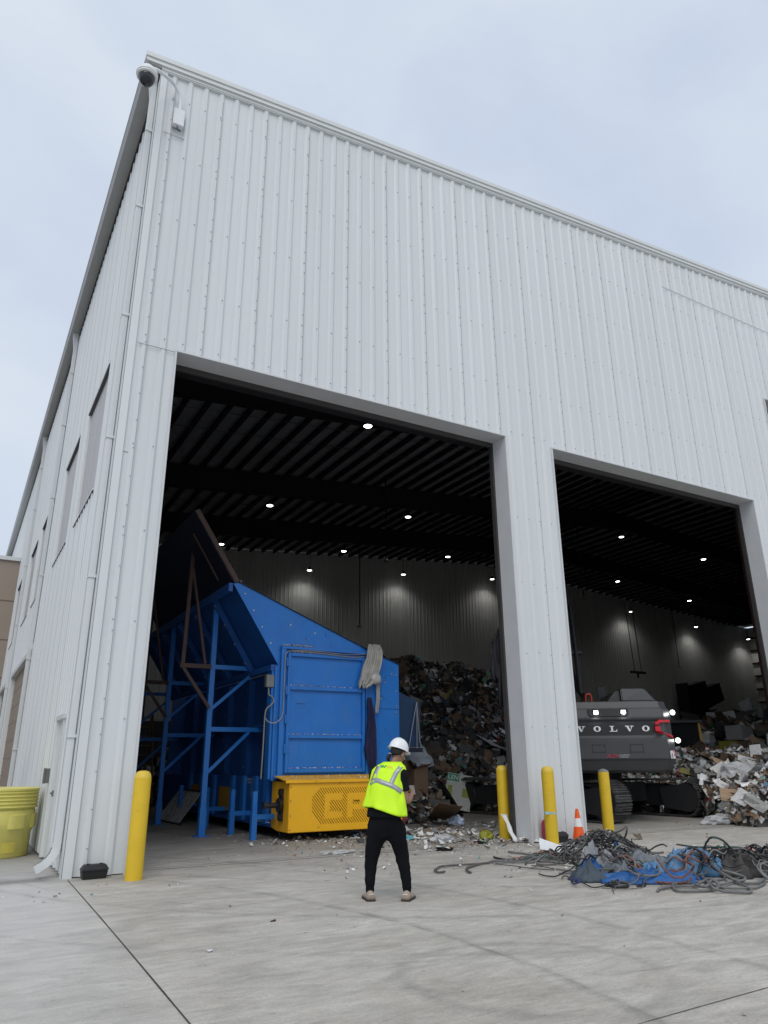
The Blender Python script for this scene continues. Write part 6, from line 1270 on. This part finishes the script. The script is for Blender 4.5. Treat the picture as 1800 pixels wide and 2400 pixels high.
# shoes
def shoe(c, d):
    d = V3(d).normalized(); s_ = V3((d.y, -d.x, 0)); c = V3(c); prof = [(-.098, .040, .085), (-.086, .050, .112), (-.03, .053, .118), (.03, .052, .10), (.10, .057, .076), (.17, .056, .06), (.21, .042, .048), (.225, .018, .038)]
    def ring(t_, w_, h, z0): return [c+d*t_+s_*(w_*math.cos(a))+V3((0, 0, z0+(h-z0)*max(0, math.sin(a))**.7 if math.sin(a) > 0 else z0)) for a in [6.2832*k/14 for k in range(14)]]
    g = MB(); g.rings([ring(t_, w_, h, .022) for t_, w_, h in prof]); o = g.build('shoe', SHOE, pw, smooth='all')
    g = MB(); lo = [c+d*t_+s_*(w_+.004) for t_, w_, h in prof]+[c+d*t_-s_*(w_+.004) for t_, w_, h in prof[::-1]]
    g.prism([p+V3((0, 0, .001)) for p in lo], (0, 0, .026)); g.build('sole', SOLE, o)
    g = MB(); g.tube([c+d*-.094+s_*.03+V3((0, 0, .075)), c+d*-.100+V3((0, 0, .078)), c+d*-.094-s_*.03+V3((0, 0, .075))], .010, 6); g.build('heel_tab', mat('pale_heel', (.52, .47, .40), .7), o)
shoe((-.225, .005, 0), (-.26, .96, 0)); shoe((.236, -.015, 0), (.30, .95, 0))
# head gear
g = MB(); rs = []
for j in range(9):
    a = R(-22)+R(100)*j/8; z = .030+.105*math.sin(a)
    rs.append([HC+hr*(.096*math.cos(a)*math.cos(q))+hf*(.104*math.cos(a)*math.sin(q)-.006)+V3((0, 0, z+.008*noise.noise((q*2, j, 2)))) for q in [6.2832*k/22 for k in range(22)]])
g.rings(rs); g.build('head_scarf', HAIR, pw, smooth='all')
g = MB(); kb = HC-hf*.105-hr*.035+V3((0, 0, -.015))
g.tube(smooth_path([kb, kb-hf*.03+V3((0, 0, -.01)), kb-hf*.035+V3((0, 0, -.05)), kb-hf*.025+V3((0, 0, -.085))], 4), [.022]*4+[.026]*4+[.020]*4+[.008], 8); g.build('hair', HAIR, pw, smooth='all')
g = MB(); g.tube(smooth_path([kb+hr*.02+V3((0, 0, .02)), kb-hf*.022+V3((0, 0, .026)), kb-hr*.02+V3((0, 0, .01))], 4), .008, 6); g.build('hair_tie', mat('grey_hair_tie', (.35, .36, .38), .6), pw)
g = MB(); rs = []
for j in range(6):
    t_ = j/5; rs.append([HC+hf*(.062+.055*math.cos(q)*(1-.5*abs(t_-.5)))+hr*(.066*math.sin(q))+V3((0, 0, -.005-.095*t_)) for q in [R(-100)+R(200)*k/12 for k in range(13)]])
g.rings(rs, cap=False, closed=False); g.build('face_mask', mat('dark_mask', (.03, .03, .045), .8), pw, smooth='all')
g = MB(); g.tube([HC+hr*.068+hf*.06+V3((0, 0, -.02)), HC+hr*.094+V3((0, 0, .0)), HC+hr*.07+hf*.055+V3((0, 0, -.07))], .003, 5); g.build('mask_strap', mat('pale_strap', (.6, .6, .6), .6), pw)
# hard hat: tilted forwards
ax = hr; tilt = Matrix.Rotation(R(-19), 3, ax); HB = HC+V3((0, 0, .062))+hf*.006
def hp(r_, a, z): return HB+tilt @ (hr*(r_*.118*math.cos(a))+hf*(r_*.138*math.sin(a))+V3((0, 0, z)))
g = MB(); n = 32; rs = []
for j in range(11):
    a = R(90)*j/10; ridge = .006
    rs.append([hp(math.cos(a)+.001, q, .145*math.sin(a)**.9+(ridge*math.exp(-(math.cos(q)/.25)**2)*math.sin(a))) for q in [6.2832*k/n for k in range(n)]])
def brim(q): return 1.06+.30*max(0, math.sin(q))**2+.05*max(0, -math.sin(q))
rs = [[hp(.97, q, -.004) for q in [6.2832*k/n for k in range(n)]], [hp(brim(q), q, -.014) for q in [6.2832*k/n for k in range(n)]], [hp(brim(q), q, -.006) for q in [6.2832*k/n for k in range(n)]]]+rs
g.rings(rs); g.build('hard_hat', HAT, pw, smooth=True)
